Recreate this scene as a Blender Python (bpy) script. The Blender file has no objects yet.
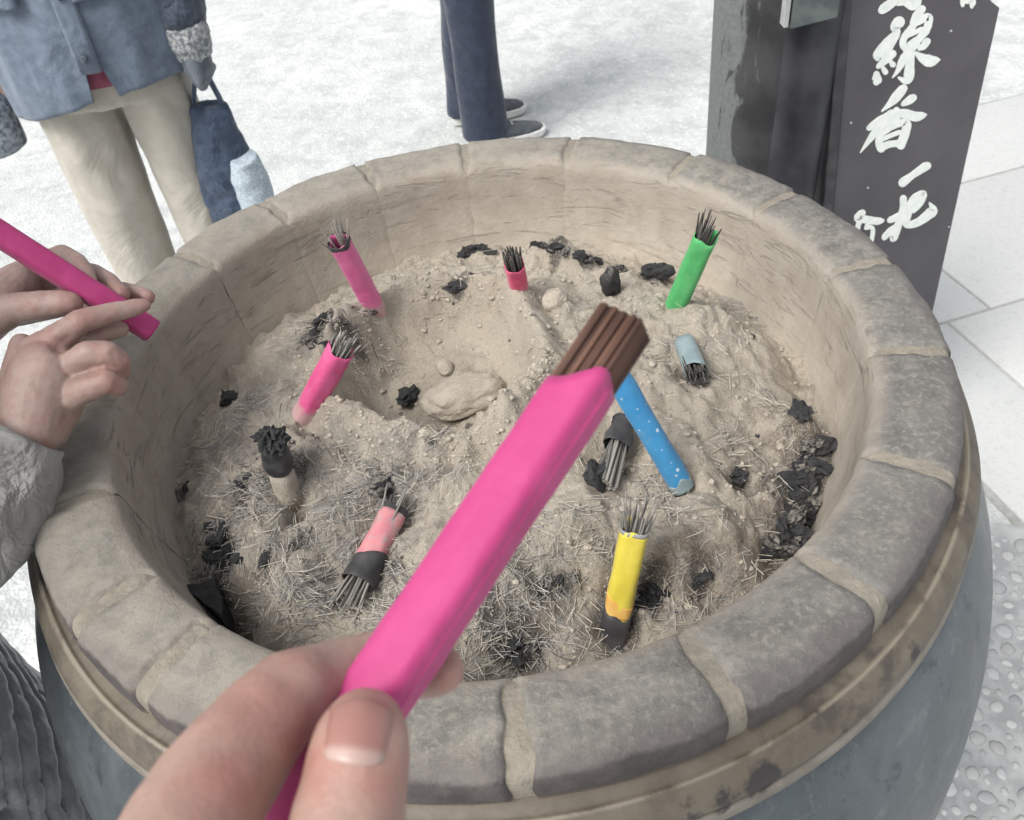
import bpy, bmesh, math, random
import numpy as np
from mathutils import Vector, Matrix, noise, Quaternion

random.seed(7)
rng = np.random.default_rng(7)
scene = bpy.context.scene
COL = scene.collection

# ----------------------------------------------------------------------------------------------
# camera geometry (ground at z=0, burner rim at z=1, burner axis at x=y=0)
# ----------------------------------------------------------------------------------------------
FPX = 879.14
PITCH, ROLL = 0.7573, -0.1248
CAM = Vector((0.0168, -0.5794, 1.4627))
_F = Vector((0, math.cos(PITCH), -math.sin(PITCH)))
_R = Vector((1, 0, 0))
_U = _R.cross(_F)
RV = math.cos(ROLL) * _R + math.sin(ROLL) * _U
UV = -math.sin(ROLL) * _R + math.cos(ROLL) * _U

def ray(x, y):
    return _F + RV * ((x - 512) / FPX) - UV * ((y - 410) / FPX)
def at_d(x, y, d):
    return CAM + ray(x, y) * d
def at_z(x, y, z):
    r = ray(x, y); return CAM + r * ((z - CAM.z) / r.z)
def at_y(x, y, Y):
    r = ray(x, y); return CAM + r * ((Y - CAM.y) / r.y)
def cam_dir(x, y, z):                      # x right, y down, z forward, metres
    return RV * x - UV * y + _F * z

# ----------------------------------------------------------------------------------------------
# object helpers
# ----------------------------------------------------------------------------------------------
def link(name, me, mat=None, parent=None, smooth=True):
    o = bpy.data.objects.new(name, me)
    COL.objects.link(o)
    if mat is not None:
        for m in (mat if isinstance(mat, (list, tuple)) else [mat]):
            me.materials.append(m)
    if parent is not None:
        o.parent = parent
    if smooth and len(me.polygons):
        me.polygons.foreach_set('use_smooth', [True] * len(me.polygons))
    return o

def from_bm(name, bm, mat=None, parent=None, smooth=True):
    me = bpy.data.meshes.new(name)
    bmesh.ops.recalc_face_normals(bm, faces=bm.faces)
    bm.to_mesh(me); bm.free()
    return link(name, me, mat, parent, smooth)

def from_py(name, verts, faces, mat=None, parent=None, smooth=True):
    me = bpy.data.meshes.new(name)
    me.from_pydata([tuple(v) for v in verts], [], faces)
    me.update()
    return link(name, me, mat, parent, smooth)

def tag(o, label=None, cat=None, group=None, kind=None):
    if label: o['label'] = label
    if cat: o['category'] = cat
    if group: o['group'] = group
    if kind: o['kind'] = kind
    return o

def empty(name, loc=(0, 0, 0), quat=None):
    o = bpy.data.objects.new(name, None)
    o.empty_display_size = 0.02
    COL.objects.link(o)
    o.location = loc
    if quat is not None:
        o.rotation_mode = 'QUATERNION'; o.rotation_quaternion = quat
    return o

def frame_of(d, up=Vector((0, 0, 1))):
    d = d.normalized()
    s = d.cross(up)
    if s.length < 1e-4: s = d.cross(Vector((0, 1, 0)))
    s.normalize()
    return s, s.cross(d).normalized()

def add_tube(bm, pts, radii, n=8, cap=True, squash=None, up=Vector((0, 0, 1))):
    rings = []; prev = None
    for i, p in enumerate(pts):
        a = pts[max(0, i - 1)]; b = pts[min(len(pts) - 1, i + 1)]
        s, u = frame_of(b - a, up)
        if prev is not None:                        # carry the frame along so that the tube does not twist
            d_ = (b - a).normalized(); s2 = prev - d_ * prev.dot(d_)
            if s2.length > 1e-4: s = s2.normalized(); u = s.cross(d_).normalized()
        prev = s
        r = radii[i] if isinstance(radii, (list, tuple)) else radii
        rx, ry = r if isinstance(r, tuple) else (r, r)
        rings.append([bm.verts.new(p + s * (math.cos(t) * rx) + u * (math.sin(t) * ry))
                      for t in [2 * math.pi * k / n for k in range(n)]])
    for a, b in zip(rings, rings[1:]):
        for k in range(n):
            bm.faces.new((a[k], a[(k + 1) % n], b[(k + 1) % n], b[k]))
    if cap:
        bm.faces.new(list(reversed(rings[0]))); bm.faces.new(rings[-1])
    return rings

def add_box(bm, c, size, rot=None):
    m = Matrix.Translation(c) @ (rot.to_4x4() if rot is not None else Matrix()) @ Matrix.Diagonal((*size, 1))
    return bmesh.ops.create_cube(bm, size=1, matrix=m)['verts']

def bevel_all(bm, w, seg=2):
    bmesh.ops.bevel(bm, geom=list(bm.edges), offset=w, segments=seg, affect='EDGES', profile=0.5)

def chain_blob(bm, pts, n=14):
    """overlapping tapered capsules along pts = [(Vector, radius)...] - later fused by a voxel remesh"""
    for i, (p, r) in enumerate(pts):
        bmesh.ops.create_icosphere(bm, subdivisions=3, radius=r, matrix=Matrix.Translation(p))
    for (p, r), (q, s) in zip(pts, pts[1:]):
        d = (q - p)
        if d.length < 1e-5: continue
        k = max(0.0, min(0.9, (r - s) / d.length)); c = math.sqrt(1 - k * k)
        u = d.normalized()
        add_tube(bm, [p + u * r * k, q + u * s * k], [r * c, s * c], n=22)

def loft(bm, secs, n=28):
    """closed loft of ellipses: secs = [(centre, half x-axis vector, half y-axis vector)]"""
    rings = []
    for c, ax, ay in secs:
        rings.append([bm.verts.new(c + ax * math.cos(t) + ay * math.sin(t)) for t in [2 * math.pi * k / n for k in range(n)]])
    for a, b in zip(rings, rings[1:]):
        for k in range(n):
            bm.faces.new((a[k], a[(k + 1) % n], b[(k + 1) % n], b[k]))
    bm.faces.new(list(reversed(rings[0]))); bm.faces.new(rings[-1])

def fuse(name, bm, voxel, smooth_it, mat, parent=None, disp=None, smooth_f=0.5):
    bmesh.ops.recalc_face_normals(bm, faces=bm.faces)
    me = bpy.data.meshes.new(name); bm.to_mesh(me); bm.free()
    o = bpy.data.objects.new(name, me); COL.objects.link(o)
    m = o.modifiers.new('r', 'REMESH'); m.mode = 'VOXEL'; m.voxel_size = voxel; m.adaptivity = 0
    s = o.modifiers.new('s', 'SMOOTH'); s.iterations = smooth_it; s.factor = smooth_f
    dg = bpy.context.evaluated_depsgraph_get()
    new = bpy.data.meshes.new_from_object(o.evaluated_get(dg))
    bpy.data.objects.remove(o); bpy.data.meshes.remove(me)
    new.name = name
    if disp:
        co = [v.co.copy() for v in new.vertices]; no = [v.normal.copy() for v in new.vertices]
        for v, c, n in zip(new.vertices, co, no):
            v.co = c + n * disp(c, n)
    return link(name, new, mat, parent)

# ----------------------------------------------------------------------------------------------
# material helpers
# ----------------------------------------------------------------------------------------------
class NT:
    def __init__(self, name):
        self.m = bpy.data.materials.new(name); self.m.use_nodes = True
        self.t = self.m.node_tree; self.b = self.t.nodes['Principled BSDF']
        self.b.inputs['Roughness'].default_value = 0.85
        self.tc = self.n('ShaderNodeTexCoord')
    def n(self, k, **kw):
        x = self.t.nodes.new(k)
        for a, v in kw.items(): setattr(x, a, v)
        return x
    def l(self, a, b): self.t.links.new(a, b)
    def set(self, i, v):
        if hasattr(v, 'is_output') or isinstance(v, bpy.types.NodeSocket): self.l(v, i)
        elif isinstance(v, (tuple, list)) and len(v) == 3 and i.type == 'RGBA': i.default_value = (*v, 1)
        else: i.default_value = v
    def coord(self, scale=(1, 1, 1), rot=(0, 0, 0), src='Object'):
        mp = self.n('ShaderNodeMapping'); mp.inputs['Scale'].default_value = scale; mp.inputs['Rotation'].default_value = rot
        self.l(self.tc.outputs[src], mp.inputs[0]); return mp.outputs[0]
    def noise(self, scale, detail=4, rough=0.55, vec=None, dist=0.0):
        x = self.n('ShaderNodeTexNoise'); x.inputs['Scale'].default_value = scale; x.inputs['Detail'].default_value = detail
        x.inputs['Roughness'].default_value = rough; x.inputs['Distortion'].default_value = dist
        self.l(vec if vec is not None else self.tc.outputs['Object'], x.inputs['Vector']); return x.outputs['Fac']
    def voro(self, scale, vec=None, feature='F1', out='Distance', rnd=1.0):
        x = self.n('ShaderNodeTexVoronoi', feature=feature); x.inputs['Scale'].default_value = scale; x.inputs['Randomness'].default_value = rnd
        self.l(vec if vec is not None else self.tc.outputs['Object'], x.inputs['Vector']); return x.outputs[out]
    def ramp(self, f, *stops, interp='LINEAR'):
        r = self.n('ShaderNodeValToRGB'); e = r.color_ramp.elements; r.color_ramp.interpolation = interp
        while len(e) < len(stops): e.new(0.5)
        for k, (p, c) in zip(e, stops):
            k.position = p; k.color = (*c, 1) if isinstance(c, tuple) else (c, c, c, 1)
        self.set(r.inputs[0], f); return r.outputs[0]
    def mix(self, f, a, b, mode='MIX'):
        x = self.n('ShaderNodeMix', data_type='RGBA', blend_type=mode)
        self.set(x.inputs['Factor'], f); self.set(x.inputs[6], a); self.set(x.inputs[7], b); return x.outputs[2]
    def math(self, op, a, b=0.0, c=None, clamp=False):
        x = self.n('ShaderNodeMath', operation=op, use_clamp=clamp)
        self.set(x.inputs[0], a); self.set(x.inputs[1], b)
        if c is not None: self.set(x.inputs[2], c)
        return x.outputs[0]
    def rng(self, v, a, b, c=0.0, d=1.0, smooth=True):
        x = self.n('ShaderNodeMapRange', interpolation_type='SMOOTHSTEP' if smooth else 'LINEAR')
        self.set(x.inputs[0], v)
        for i, k in zip((1, 2, 3, 4), (a, b, c, d)): x.inputs[i].default_value = k
        return x.outputs[0]
    def attr(self, name):
        x = self.n('ShaderNodeAttribute'); x.attribute_name = name; return x.outputs['Fac']
    def xyz(self, src='Object'):
        x = self.n('ShaderNodeSeparateXYZ'); self.l(self.tc.outputs[src], x.inputs[0]); return x.outputs
    def dist(self, p):
        x = self.n('ShaderNodeVectorMath', operation='DISTANCE'); self.l(self.tc.outputs['Object'], x.inputs[0]); x.inputs[1].default_value = p
        return x.outputs['Value']
    def bump(self, h, strength=0.5, dist=0.002, prev=None):
        x = self.n('ShaderNodeBump'); x.inputs['Strength'].default_value = strength; x.inputs['Distance'].default_value = dist
        self.set(x.inputs['Height'], h)
        if prev is not None: self.l(prev, x.inputs['Normal'])
        return x.outputs[0]
    def done(self, color=None, rough=None, normal=None, **kw):
        if color is not None: self.set(self.b.inputs['Base Color'], color)
        if rough is not None: self.set(self.b.inputs['Roughness'], rough)
        if normal is not None: self.l(normal, self.b.inputs['Normal'])
        for k, v in kw.items(): self.set(self.b.inputs[k.replace('_', ' ')], v)
        return self.m

def simple(name, c1, c2, scale=40, rough=0.8, bump=0.3, bscale=None, bdist=0.001, **kw):
    t = NT(name)
    f = t.noise(scale, 5)
    return t.done(t.mix(t.rng(f, .35, .65), c1, c2), rough, t.bump(t.noise(bscale or scale * 3, 4), bump, bdist), **kw)

# ---- ground ---------------------------------------------------------------------------------
def mat_gravel():
    t = NT('pale_gritty_ground')
    a = t.noise(1.7, 6, .6); b = t.noise(8, 7, .72, dist=.4); c = t.noise(70, 4, .7); d = t.voro(120)
    col = t.mix(t.rng(a, .35, .7), (.50, .52, .512), (.59, .605, .597))
    col = t.mix(t.math('MULTIPLY', t.rng(b, .42, .66), .75), col, (.37, .395, .40))
    col = t.mix(t.math('MULTIPLY', t.rng(c, .52, .75), .3), col, (.42, .44, .44))
    vc = t.n('ShaderNodeSeparateXYZ'); t.l(t.voro(75, out='Color'), vc.inputs[0])
    col = t.mix(t.math('MULTIPLY', t.rng(vc.outputs[0], .55, 1.0), .28), col, (.36, .37, .365))
    col = t.mix(t.math('MULTIPLY', t.rng(vc.outputs[1], .75, 1.0), .35), col, (.74, .75, .74))
    h = t.math('ADD', t.math('MULTIPLY', b, 1.0), t.math('ADD', c, t.math('MULTIPLY', d, .9)))
    return t.done(col, .95, t.bump(h, .45, .007))
def mat_slab():
    t = NT('pale_stone_slab')
    b = t.noise(6, 6, .65); c = t.noise(90, 4, .7)
    isl = t.n('ShaderNodeNewGeometry').outputs['Random Per Island']
    col = t.mix(isl, (.49, .505, .50), (.545, .555, .545))
    col = t.mix(t.math('MULTIPLY', t.rng(b, .5, .75), .35), col, (.48, .49, .49))
    col = t.mix(t.math('MULTIPLY', t.rng(c, .50, .68), .5), col, (.40, .41, .41))
    return t.done(col, .9, t.bump(t.math('ADD', b, c), .5, .004))
M_gravel, M_slab = mat_gravel(), mat_slab()
M_joint = simple('slab_joint_grit', (.30, .31, .30), (.38, .385, .375), 60)
def mat_pebble():
    t = NT('pale_pebble')
    isl = t.n('ShaderNodeNewGeometry').outputs['Random Per Island']
    col = t.ramp(isl, (0, (.28, .30, .30)), (.3, (.40, .42, .42)), (.7, (.50, .515, .505)), (1, (.34, .345, .335)))
    col = t.mix(t.math('MULTIPLY', t.noise(160, 4), .3), col, (.38, .39, .39))
    return t.done(col, .85, t.bump(t.noise(200, 5, .7), .5, .002))
M_pebble = mat_pebble()
M_mortar_grey = simple('pebble_bedding_mortar', (.29, .305, .305), (.41, .425, .42), 24, .95, .9)

# ---- burner -----------------------------------------------------------------------------------
def mat_rim():
    t = NT('dusty_rim_block')
    x, y, z = t.xyz()
    r = t.math('SQRT', t.math('ADD', t.math('MULTIPLY', x, x), t.math('MULTIPLY', y, y)))
    big = t.noise(9, 6, .62); mid = t.noise(38, 6, .68, dist=.25); fine = t.noise(220, 5, .7)
    isl = t.n('ShaderNodeObjectInfo').outputs['Random']
    stone = t.mix(t.rng(mid, .35, .7), (.095, .092, .087), (.160, .154, .142))
    stone = t.mix(t.math('MULTIPLY', t.rng(fine, .48, .66), .7), stone, (.25, .24, .21))
    stone = t.mix(t.math('MULTIPLY', isl, .3), stone, (.20, .192, .172))
    dust = t.mix(t.rng(mid, .3, .7), (.262, .238, .198), (.305, .280, .238))
    # incense dust lies thickest at the far and left side, patchy on the near right
    yy = t.math('ADD', t.math('SUBTRACT', t.math('MULTIPLY', y, .45), t.math('MULTIPLY', x, .9)), t.math('MULTIPLY', t.math('SUBTRACT', big, .5), .55))
    amt = t.rng(yy, -.40, .16)
    amt = t.math('ADD', amt, t.math('MULTIPLY', t.math('SUBTRACT', t.rng(t.noise(55, 6, .75, dist=.3), .35, .7), .42), .75), clamp=True)
    smear = t.noise(20, 6, .7, vec=t.coord((1, 1, 3)), dist=.2)
    col = t.mix(t.math('MULTIPLY', amt, t.rng(smear, .30, .62, .5, .95)), stone, dust)
    col = t.mix(t.math('MULTIPLY', t.math('MULTIPLY', t.rng(t.math('ADD', r, t.math('MULTIPLY', t.math('SUBTRACT', smear, .5), .05)), .352, .370), t.rng(yy, .30, .0)), .6), col, (.095, .082, .082))
    col = t.mix(t.math('MULTIPLY', t.rng(t.noise(420, 4, .75), .55, .68), .35), col, (.10, .095, .085))
    col = t.mix(t.math('MULTIPLY', t.rng(t.noise(24, 7, .8, dist=.5), .58, .70), .45), col, (.115, .108, .10))
    # inner wall: warm ash film with dark cracked soot streaks lying along the wall
    ang = t.n('ShaderNodeMath', operation='ARCTAN2'); t.l(y, ang.inputs[0]); t.l(x, ang.inputs[1])
    cv = t.n('ShaderNodeCombineXYZ'); t.l(t.math('MULTIPLY', ang.outputs[0], 2.0), cv.inputs[0]); t.l(t.math('MULTIPLY', z, 36.0), cv.inputs[1])
    st = t.noise(2.6, 8, .68, vec=cv.outputs[0], dist=.9)
    st2 = t.noise(1.6, 5, .6, vec=cv.outputs[0], dist=.4)
    wall = t.mix(t.rng(mid, .3, .7), (.29, .252, .208), (.355, .315, .266))
    wall = t.mix(t.math('MULTIPLY', t.rng(st2, .54, .78), .45), wall, (.20, .165, .138))
    wall = t.mix(t.math('MULTIPLY', t.math('MULTIPLY', t.rng(st, .56, .68), t.math('MULTIPLY', t.rng(t.noise(6, 5), .44, .60), t.rng(z, .905, .930))), .8), wall, (.085, .066, .058))
    low = t.rng(t.math('ADD', z, t.math('MULTIPLY', t.math('SUBTRACT', big, .5), .05)), .965, .900)
    wall = t.mix(t.math('MULTIPLY', low, .85), wall, t.mix(t.rng(mid, .3, .7), (.40, .352, .29), (.46, .41, .345)))
    inner = t.rng(t.math('ADD', t.math('ADD', r, t.math('MULTIPLY', t.math('SUBTRACT', mid, .5), .016)), t.math('MULTIPLY', t.math('SUBTRACT', big, .5), .012)), .324, .303)
    col = t.mix(inner, col, wall)
    # outer lip of the blocks: bare purplish iron-grey band
    edge = t.math('MULTIPLY', t.math('MULTIPLY', t.rng(t.math('ADD', z, t.math('MULTIPLY', t.math('SUBTRACT', mid, .5), .008)), .9945, .9900), t.rng(r, .345, .350)), t.rng(yy, .35, .05))
    band = t.mix(t.rng(mid, .35, .7), (.042, .035, .037), (.085, .070, .068))
    col = t.mix(t.math('MULTIPLY', edge, .9), col, band)
    tan = t.rng(t.math('ADD', z, t.math('MULTIPLY', t.math('SUBTRACT', mid, .5), .01)), .9735, .9665)
    tan = t.math('MULTIPLY', tan, t.rng(r, .345, .350))
    col = t.mix(tan, col, t.mix(t.rng(mid, .3, .7), (.15, .115, .08), (.23, .185, .13)))
    hh = t.math('ADD', t.math('MULTIPLY', mid, 1.0), t.math('ADD', t.math('MULTIPLY', fine, .5), t.math('MULTIPLY', t.math('MULTIPLY', t.rng(st, .55, .66), inner), -.6)))
    hh = t.math('ADD', hh, t.math('MULTIPLY', t.noise(600, 4, .7), .25))
    return t.done(col, t.mix(amt, (.62,) * 3, (.95,) * 3), t.bump(hh, .6, .003))
M_rim = mat_rim()
def mat_joint():
    t = NT('rim_joint_mortar')
    mid = t.noise(60, 6, .65); x, y, z = t.xyz()
    col = t.mix(t.rng(mid, .3, .7), (.20, .180, .146), (.275, .248, .203))
    col = t.mix(t.math('MULTIPLY', t.rng(t.noise(25, 4), .55, .7), .5), col, (.18, .16, .135))
    r = t.math('SQRT', t.math('ADD', t.math('MULTIPLY', x, x), t.math('MULTIPLY', y, y)))
    col = t.mix(t.rng(r, .318, .306), col, t.mix(t.rng(mid, .3, .7), (.34, .302, .256), (.40, .362, .31)))
    col = t.mix(t.math('MULTIPLY', t.rng(t.noise(40, 7, .8), .52, .66), .6), col, (.165, .155, .135))
    col = t.mix(t.math('MULTIPLY', t.rng(t.noise(380, 4, .7), .5, .68), .4), col, (.20, .175, .14))
    return t.done(col, .95, t.bump(t.math('ADD', t.noise(180, 5), mid), .7, .003))
M_joint_mortar = mat_joint()
def mat_flange():
    t = NT('tan_stained_flange')
    x, y, z = t.xyz(); mid = t.noise(30, 6, .65, dist=.5); fine = t.noise(150, 5, .7); big = t.noise(7, 4)
    col = t.mix(t.rng(mid, .3, .7), (.085, .071, .053), (.155, .134, .104))
    col = t.mix(t.rng(big, .42, .65), col, (.115, .095, .07))
    col = t.mix(t.math('MULTIPLY', t.rng(fine, .52, .72), .35), col, (.155, .13, .095))
    # pale ridge line worn along the top
    rr_ = t.math('SQRT', t.math('ADD', t.math('MULTIPLY', x, x), t.math('MULTIPLY', y, y)))
    ridge = t.rng(t.math('ABSOLUTE', t.math('SUBTRACT', rr_, .3812)), .0026, .0006)
    col = t.mix(t.math('MULTIPLY', t.rng(t.noise(16, 6, .7), .5, .66), .75), col, (.045, .036, .034))
    col = t.mix(t.math('MULTIPLY', ridge, t.rng(mid, .3, .55)), col, (.225, .198, .155))
    lip = t.rng(z, .9405, .9380)
    col = t.mix(lip, col, t.mix(t.rng(mid, .3, .7), (.13, .115, .095), (.21, .19, .16)))
    # burnt chips along the lower edge
    chip = None
    for px, py, rad in ((682, 800, .013), (755, 772, .016), (720, 790, .012), (835, 722, .009), (880, 655, .008), (903, 650, .011), (872, 687, .007)):
        p = at_z(px, py, .946)
        k = t.math('DIVIDE', t.math('ADD', t.dist(p), t.math('MULTIPLY', t.math('SUBTRACT', t.noise(90, 4), .5), .016)), rad)
        k = t.rng(k, 1.0, .75)
        chip = k if chip is None else t.math('MAXIMUM', chip, k)
    line = t.math('MULTIPLY', t.rng(t.math('ABSOLUTE', t.math('SUBTRACT', z, .9425)), .0028, .001), t.rng(t.noise(14, 4), .42, .5))
    chip = t.math('MAXIMUM', chip, line)
    col = t.mix(t.math('MULTIPLY', chip, .93), col, (.028, .025, .026))
    sp = t.noise(50, 6, .75)
    col = t.mix(t.math('MULTIPLY', t.rng(sp, .66, .72), .7), col, (.06, .05, .045))
    return t.done(col, .62, t.bump(t.math('ADD', mid, t.math('MULTIPLY', fine, .4)), .4, .002))
M_flange = mat_flange()
def mat_pot():
    t = NT('weathered_bronze_pot')
    mid = t.noise(12, 6, .65, dist=.8); fine = t.noise(90, 6, .7)
    stv = t.noise(2.5, 5, .6, vec=t.coord((9, 9, 1.4)))
    col = t.mix(t.rng(mid, .3, .7), (.068, .080, .090), (.125, .143, .156))
    col = t.mix(t.math('MULTIPLY', t.rng(stv, .45, .75), .6), col, (.12, .145, .155))
    col = t.mix(t.math('MULTIPLY', t.rng(fine, .55, .72), .3), col, (.18, .20, .20))
    bl = t.noise(22, 7, .75, dist=.3); sc = t.noise(4, 6, .7, vec=t.coord((30, 30, 3)))
    col = t.mix(t.math('MULTIPLY', t.rng(bl, .55, .66), .5), col, (.20, .215, .21))
    col = t.mix(t.math('MULTIPLY', t.rng(bl, .44, .36), .5), col, (.035, .042, .05))
    col = t.mix(t.math('MULTIPLY', t.rng(sc, .60, .70), .35), col, (.26, .265, .25))
    return t.done(col, t.rng(mid, .3, .7, .3, .5), t.bump(t.math('ADD', fine, bl), .3, .0015), Metallic=.4)
M_pot = mat_pot()

# ---- ash -----------------------------------------------------------------------------------------
def mat_ash():
    t = NT('incense_ash')
    a = t.noise(14, 6, .6); b = t.noise(70, 6, .65); c = t.noise(340, 5, .7)
    col = t.mix(t.rng(a, .35, .65), (.445, .386, .308), (.51, .452, .37))
    col = t.mix(t.math('MULTIPLY', t.rng(b, .45, .72), .45), col, (.385, .34, .28))
    g = t.attr('grey')
    gm = t.math('MULTIPLY', g, t.rng(t.noise(45, 6, .7), .35, .6))
    col = t.mix(t.math('MULTIPLY', gm, .85), col, t.mix(t.rng(c, .35, .65), (.10, .098, .095), (.27, .262, .25)))
    s = t.attr('soot_shade')
    sm = t.rng(t.math('ADD', s, t.math('MULTIPLY', t.math('SUBTRACT', t.noise(60, 6, .75), .5), 1.5)), .36, .75)
    col = t.mix(t.math('MULTIPLY', sm, .88), col, (.042, .038, .036))
    br = t.attr('brown')
    col = t.mix(t.math('MULTIPLY', br, t.rng(b, .35, .6)), col, (.13, .10, .075))
    col = t.mix(t.math('MULTIPLY', t.rng(c, .55, .70), .5), col, (.20, .175, .145))
    col = t.mix(t.math('MULTIPLY', t.rng(t.noise(650, 4, .8), .48, .60), .45), col, (.58, .53, .455))
    col = t.mix(t.math('MULTIPLY', t.rng(t.noise(520, 4, .8, vec=t.coord(rot=(0, 0, 1))), .54, .64), .42), col, (.22, .198, .17))
    h = t.math('ADD', t.math('MULTIPLY', b, .8), t.math('MULTIPLY', c, .45))
    h = t.math('ADD', h, t.math('MULTIPLY', t.noise(800, 4, .8), .45))
    return t.done(col, .98, t.bump(h, 1.0, .0045))
M_ash = mat_ash()
def thread_mat(n, a, b):
    t = NT(n); isl = t.n('ShaderNodeNewGeometry').outputs['Random Per Island']
    return t.done(t.mix(isl, a, b), .95)
M_th = [thread_mat('ash_thread_pale', (.47, .425, .36), (.57, .525, .45)),
        thread_mat('ash_thread_grey', (.25, .242, .23), (.41, .395, .37)),
        thread_mat('ash_thread_char', (.035, .034, .034), (.14, .135, .13))]
def mat_coal(name, k):
    t = NT(name)
    up = t.n('ShaderNodeNewGeometry').outputs['Normal']; s = t.n('ShaderNodeSeparateXYZ'); t.l(up, s.inputs[0])
    n = t.noise(70, 6, .75); f = t.noise(300, 5, .7)
    col = t.mix(t.rng(n, .35, .65), (.014, .014, .015), (.042, .042, .044))
    d = t.rng(t.math('ADD', t.math('MULTIPLY', s.outputs[2], .35), t.math('ADD', t.math('MULTIPLY', f, .8), t.math('MULTIPLY', n, .5))), 1.12 - k, 1.35 - k)
    col = t.mix(t.math('MULTIPLY', d, .75), col, (.26, .235, .20))       # settled ash lies on the upward faces
    return t.done(col, .8, t.bump(t.math('ADD', n, f), .9, .002))
M_coal = mat_coal('charcoal', 0.0)
M_coal_grey = mat_coal('ash_dusted_charcoal', .30)
M_clod = simple('ash_clod', (.43, .378, .31), (.51, .455, .38), 90, .98, 1.0, 700, .0025)
M_burnt_stub = simple('charred_stub', (.02, .02, .022), (.06, .06, .062), 80, .5, .5)

# ---- incense --------------------------------------------------------------------------------
def mat_paper(name, c, c2, rough=.68, dusty=0.0, dots=False, mott=0.0, buried=None):
    t = NT(name)
    wr = t.noise(55, 4, .5, dist=.2); fin = t.noise(500, 3)
    col = t.mix(t.rng(wr, .3, .7), c, c2)
    if dots:
        d = t.voro(130, rnd=.9); d2 = t.voro(75, vec=t.coord((1, 1, .8)), rnd=1)
        col = t.mix(t.math('MAXIMUM', t.math('MULTIPLY', t.rng(d2, .13, .07), .8), t.math('MULTIPLY', t.rng(d, .12, .07), .6)), col, (.60, .68, .72))
    if dusty:
        z = t.xyz()[2]
        col = t.mix(t.math('MULTIPLY', t.rng(t.noise(45, 5, .65), .52, .75), dusty), col, (.42, .36, .29))
    if buried is None: buried = dusty > 0
    if buried:      # ash clinging round the buried foot
        z = t.xyz()[2]
        col = t.mix(t.math('MULTIPLY', t.rng(t.math('ADD', z, t.math('MULTIPLY', t.math('SUBTRACT', t.noise(150, 5, .7), .5), .03)), .004, -.008), .7), col, (.42, .37, .305))
    if mott:
        col = t.mix(t.math('MULTIPLY', t.rng(t.noise(90, 5, .7), .45, .7), mott), col, (.30, .30, .30))
    cz = t.voro(34, feature='DISTANCE_TO_EDGE', vec=t.coord((1, 1, .55)))
    wr = t.math('ADD', wr, t.math('MULTIPLY', t.rng(cz, 0, .12, smooth=False), .22))
    return t.done(col, rough, t.bump(t.math('ADD', t.math('MULTIPLY', wr, 1.0), t.math('MULTIPLY', fin, .08)), .28, .003), Sheen_Weight=.1)
PINK = mat_paper('hot_pink_paper', (.375, .028, .142), (.43, .042, .175))
PINKD = mat_paper('dusty_pink_paper', (.55, .06, .20), (.62, .11, .26), dusty=.35)
PINKL = mat_paper('light_pink_paper', (.62, .11, .29), (.66, .16, .34), dusty=.15)
RED = mat_paper('raspberry_paper', (.58, .05, .15), (.66, .13, .22), dusty=.35)
SALMON = mat_paper('scorched_salmon_paper', (.50, .17, .20), (.56, .24, .24), dusty=.9, mott=.75)
GREEN = mat_paper('green_paper', (.055, .34, .10), (.085, .40, .135), dusty=.35)
BLUE = mat_paper('blue_paper_with_white_dots', (.03, .21, .44), (.045, .255, .49), dots=True, dusty=.3)
YELLOW = mat_paper('yellow_paper', (.54, .44, .04), (.60, .50, .07), dusty=.35)
ORANGE = mat_paper('scorched_orange_paper', (.58, .30, .05), (.62, .40, .12), dusty=.4)
PALEBLUE = mat_paper('faded_grey_blue_paper', (.17, .235, .25), (.25, .31, .32), dusty=.45, buried=False)
CHARP = mat_paper('charred_paper', (.018, .018, .02), (.05, .048, .05))
GREYP = mat_paper('ashen_paper', (.22, .23, .24), (.36, .35, .33), dusty=.5)
def mat_stick():
    t = NT('brown_incense_stick'); r = t.n('ShaderNodeObjectInfo').outputs['Random']
    col = t.ramp(r, (0, (.05, .024, .018)), (.5, (.105, .05, .034)), (1, (.17, .088, .06)))
    col = t.mix(t.math('MULTIPLY', t.noise(300, 4), .35), col, (.05, .025, .018))
    return t.done(col, .8, t.bump(t.noise(400, 3), .3, .0005))
M_stick = mat_stick()
def mat_burnt_stick():
    t = NT('burnt_incense_stick'); z = t.xyz()[2]; r = t.n('ShaderNodeObjectInfo').outputs['Random']
    col = t.mix(r, (.028, .026, .026), (.12, .11, .10))
    return t.done(col, .9, t.bump(t.noise(300, 3), .4, .0005))
M_burnt = mat_burnt_stick()
def mat_ash_stick():
    t = NT('ash_grey_incense_stick'); r = t.n('ShaderNodeObjectInfo').outputs['Random']
    col = t.mix(r, (.12, .115, .11), (.32, .30, .265))
    return t.done(col, .95, t.bump(t.noise(300, 3), .4, .0005))
M_ashstick = mat_ash_stick()

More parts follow.
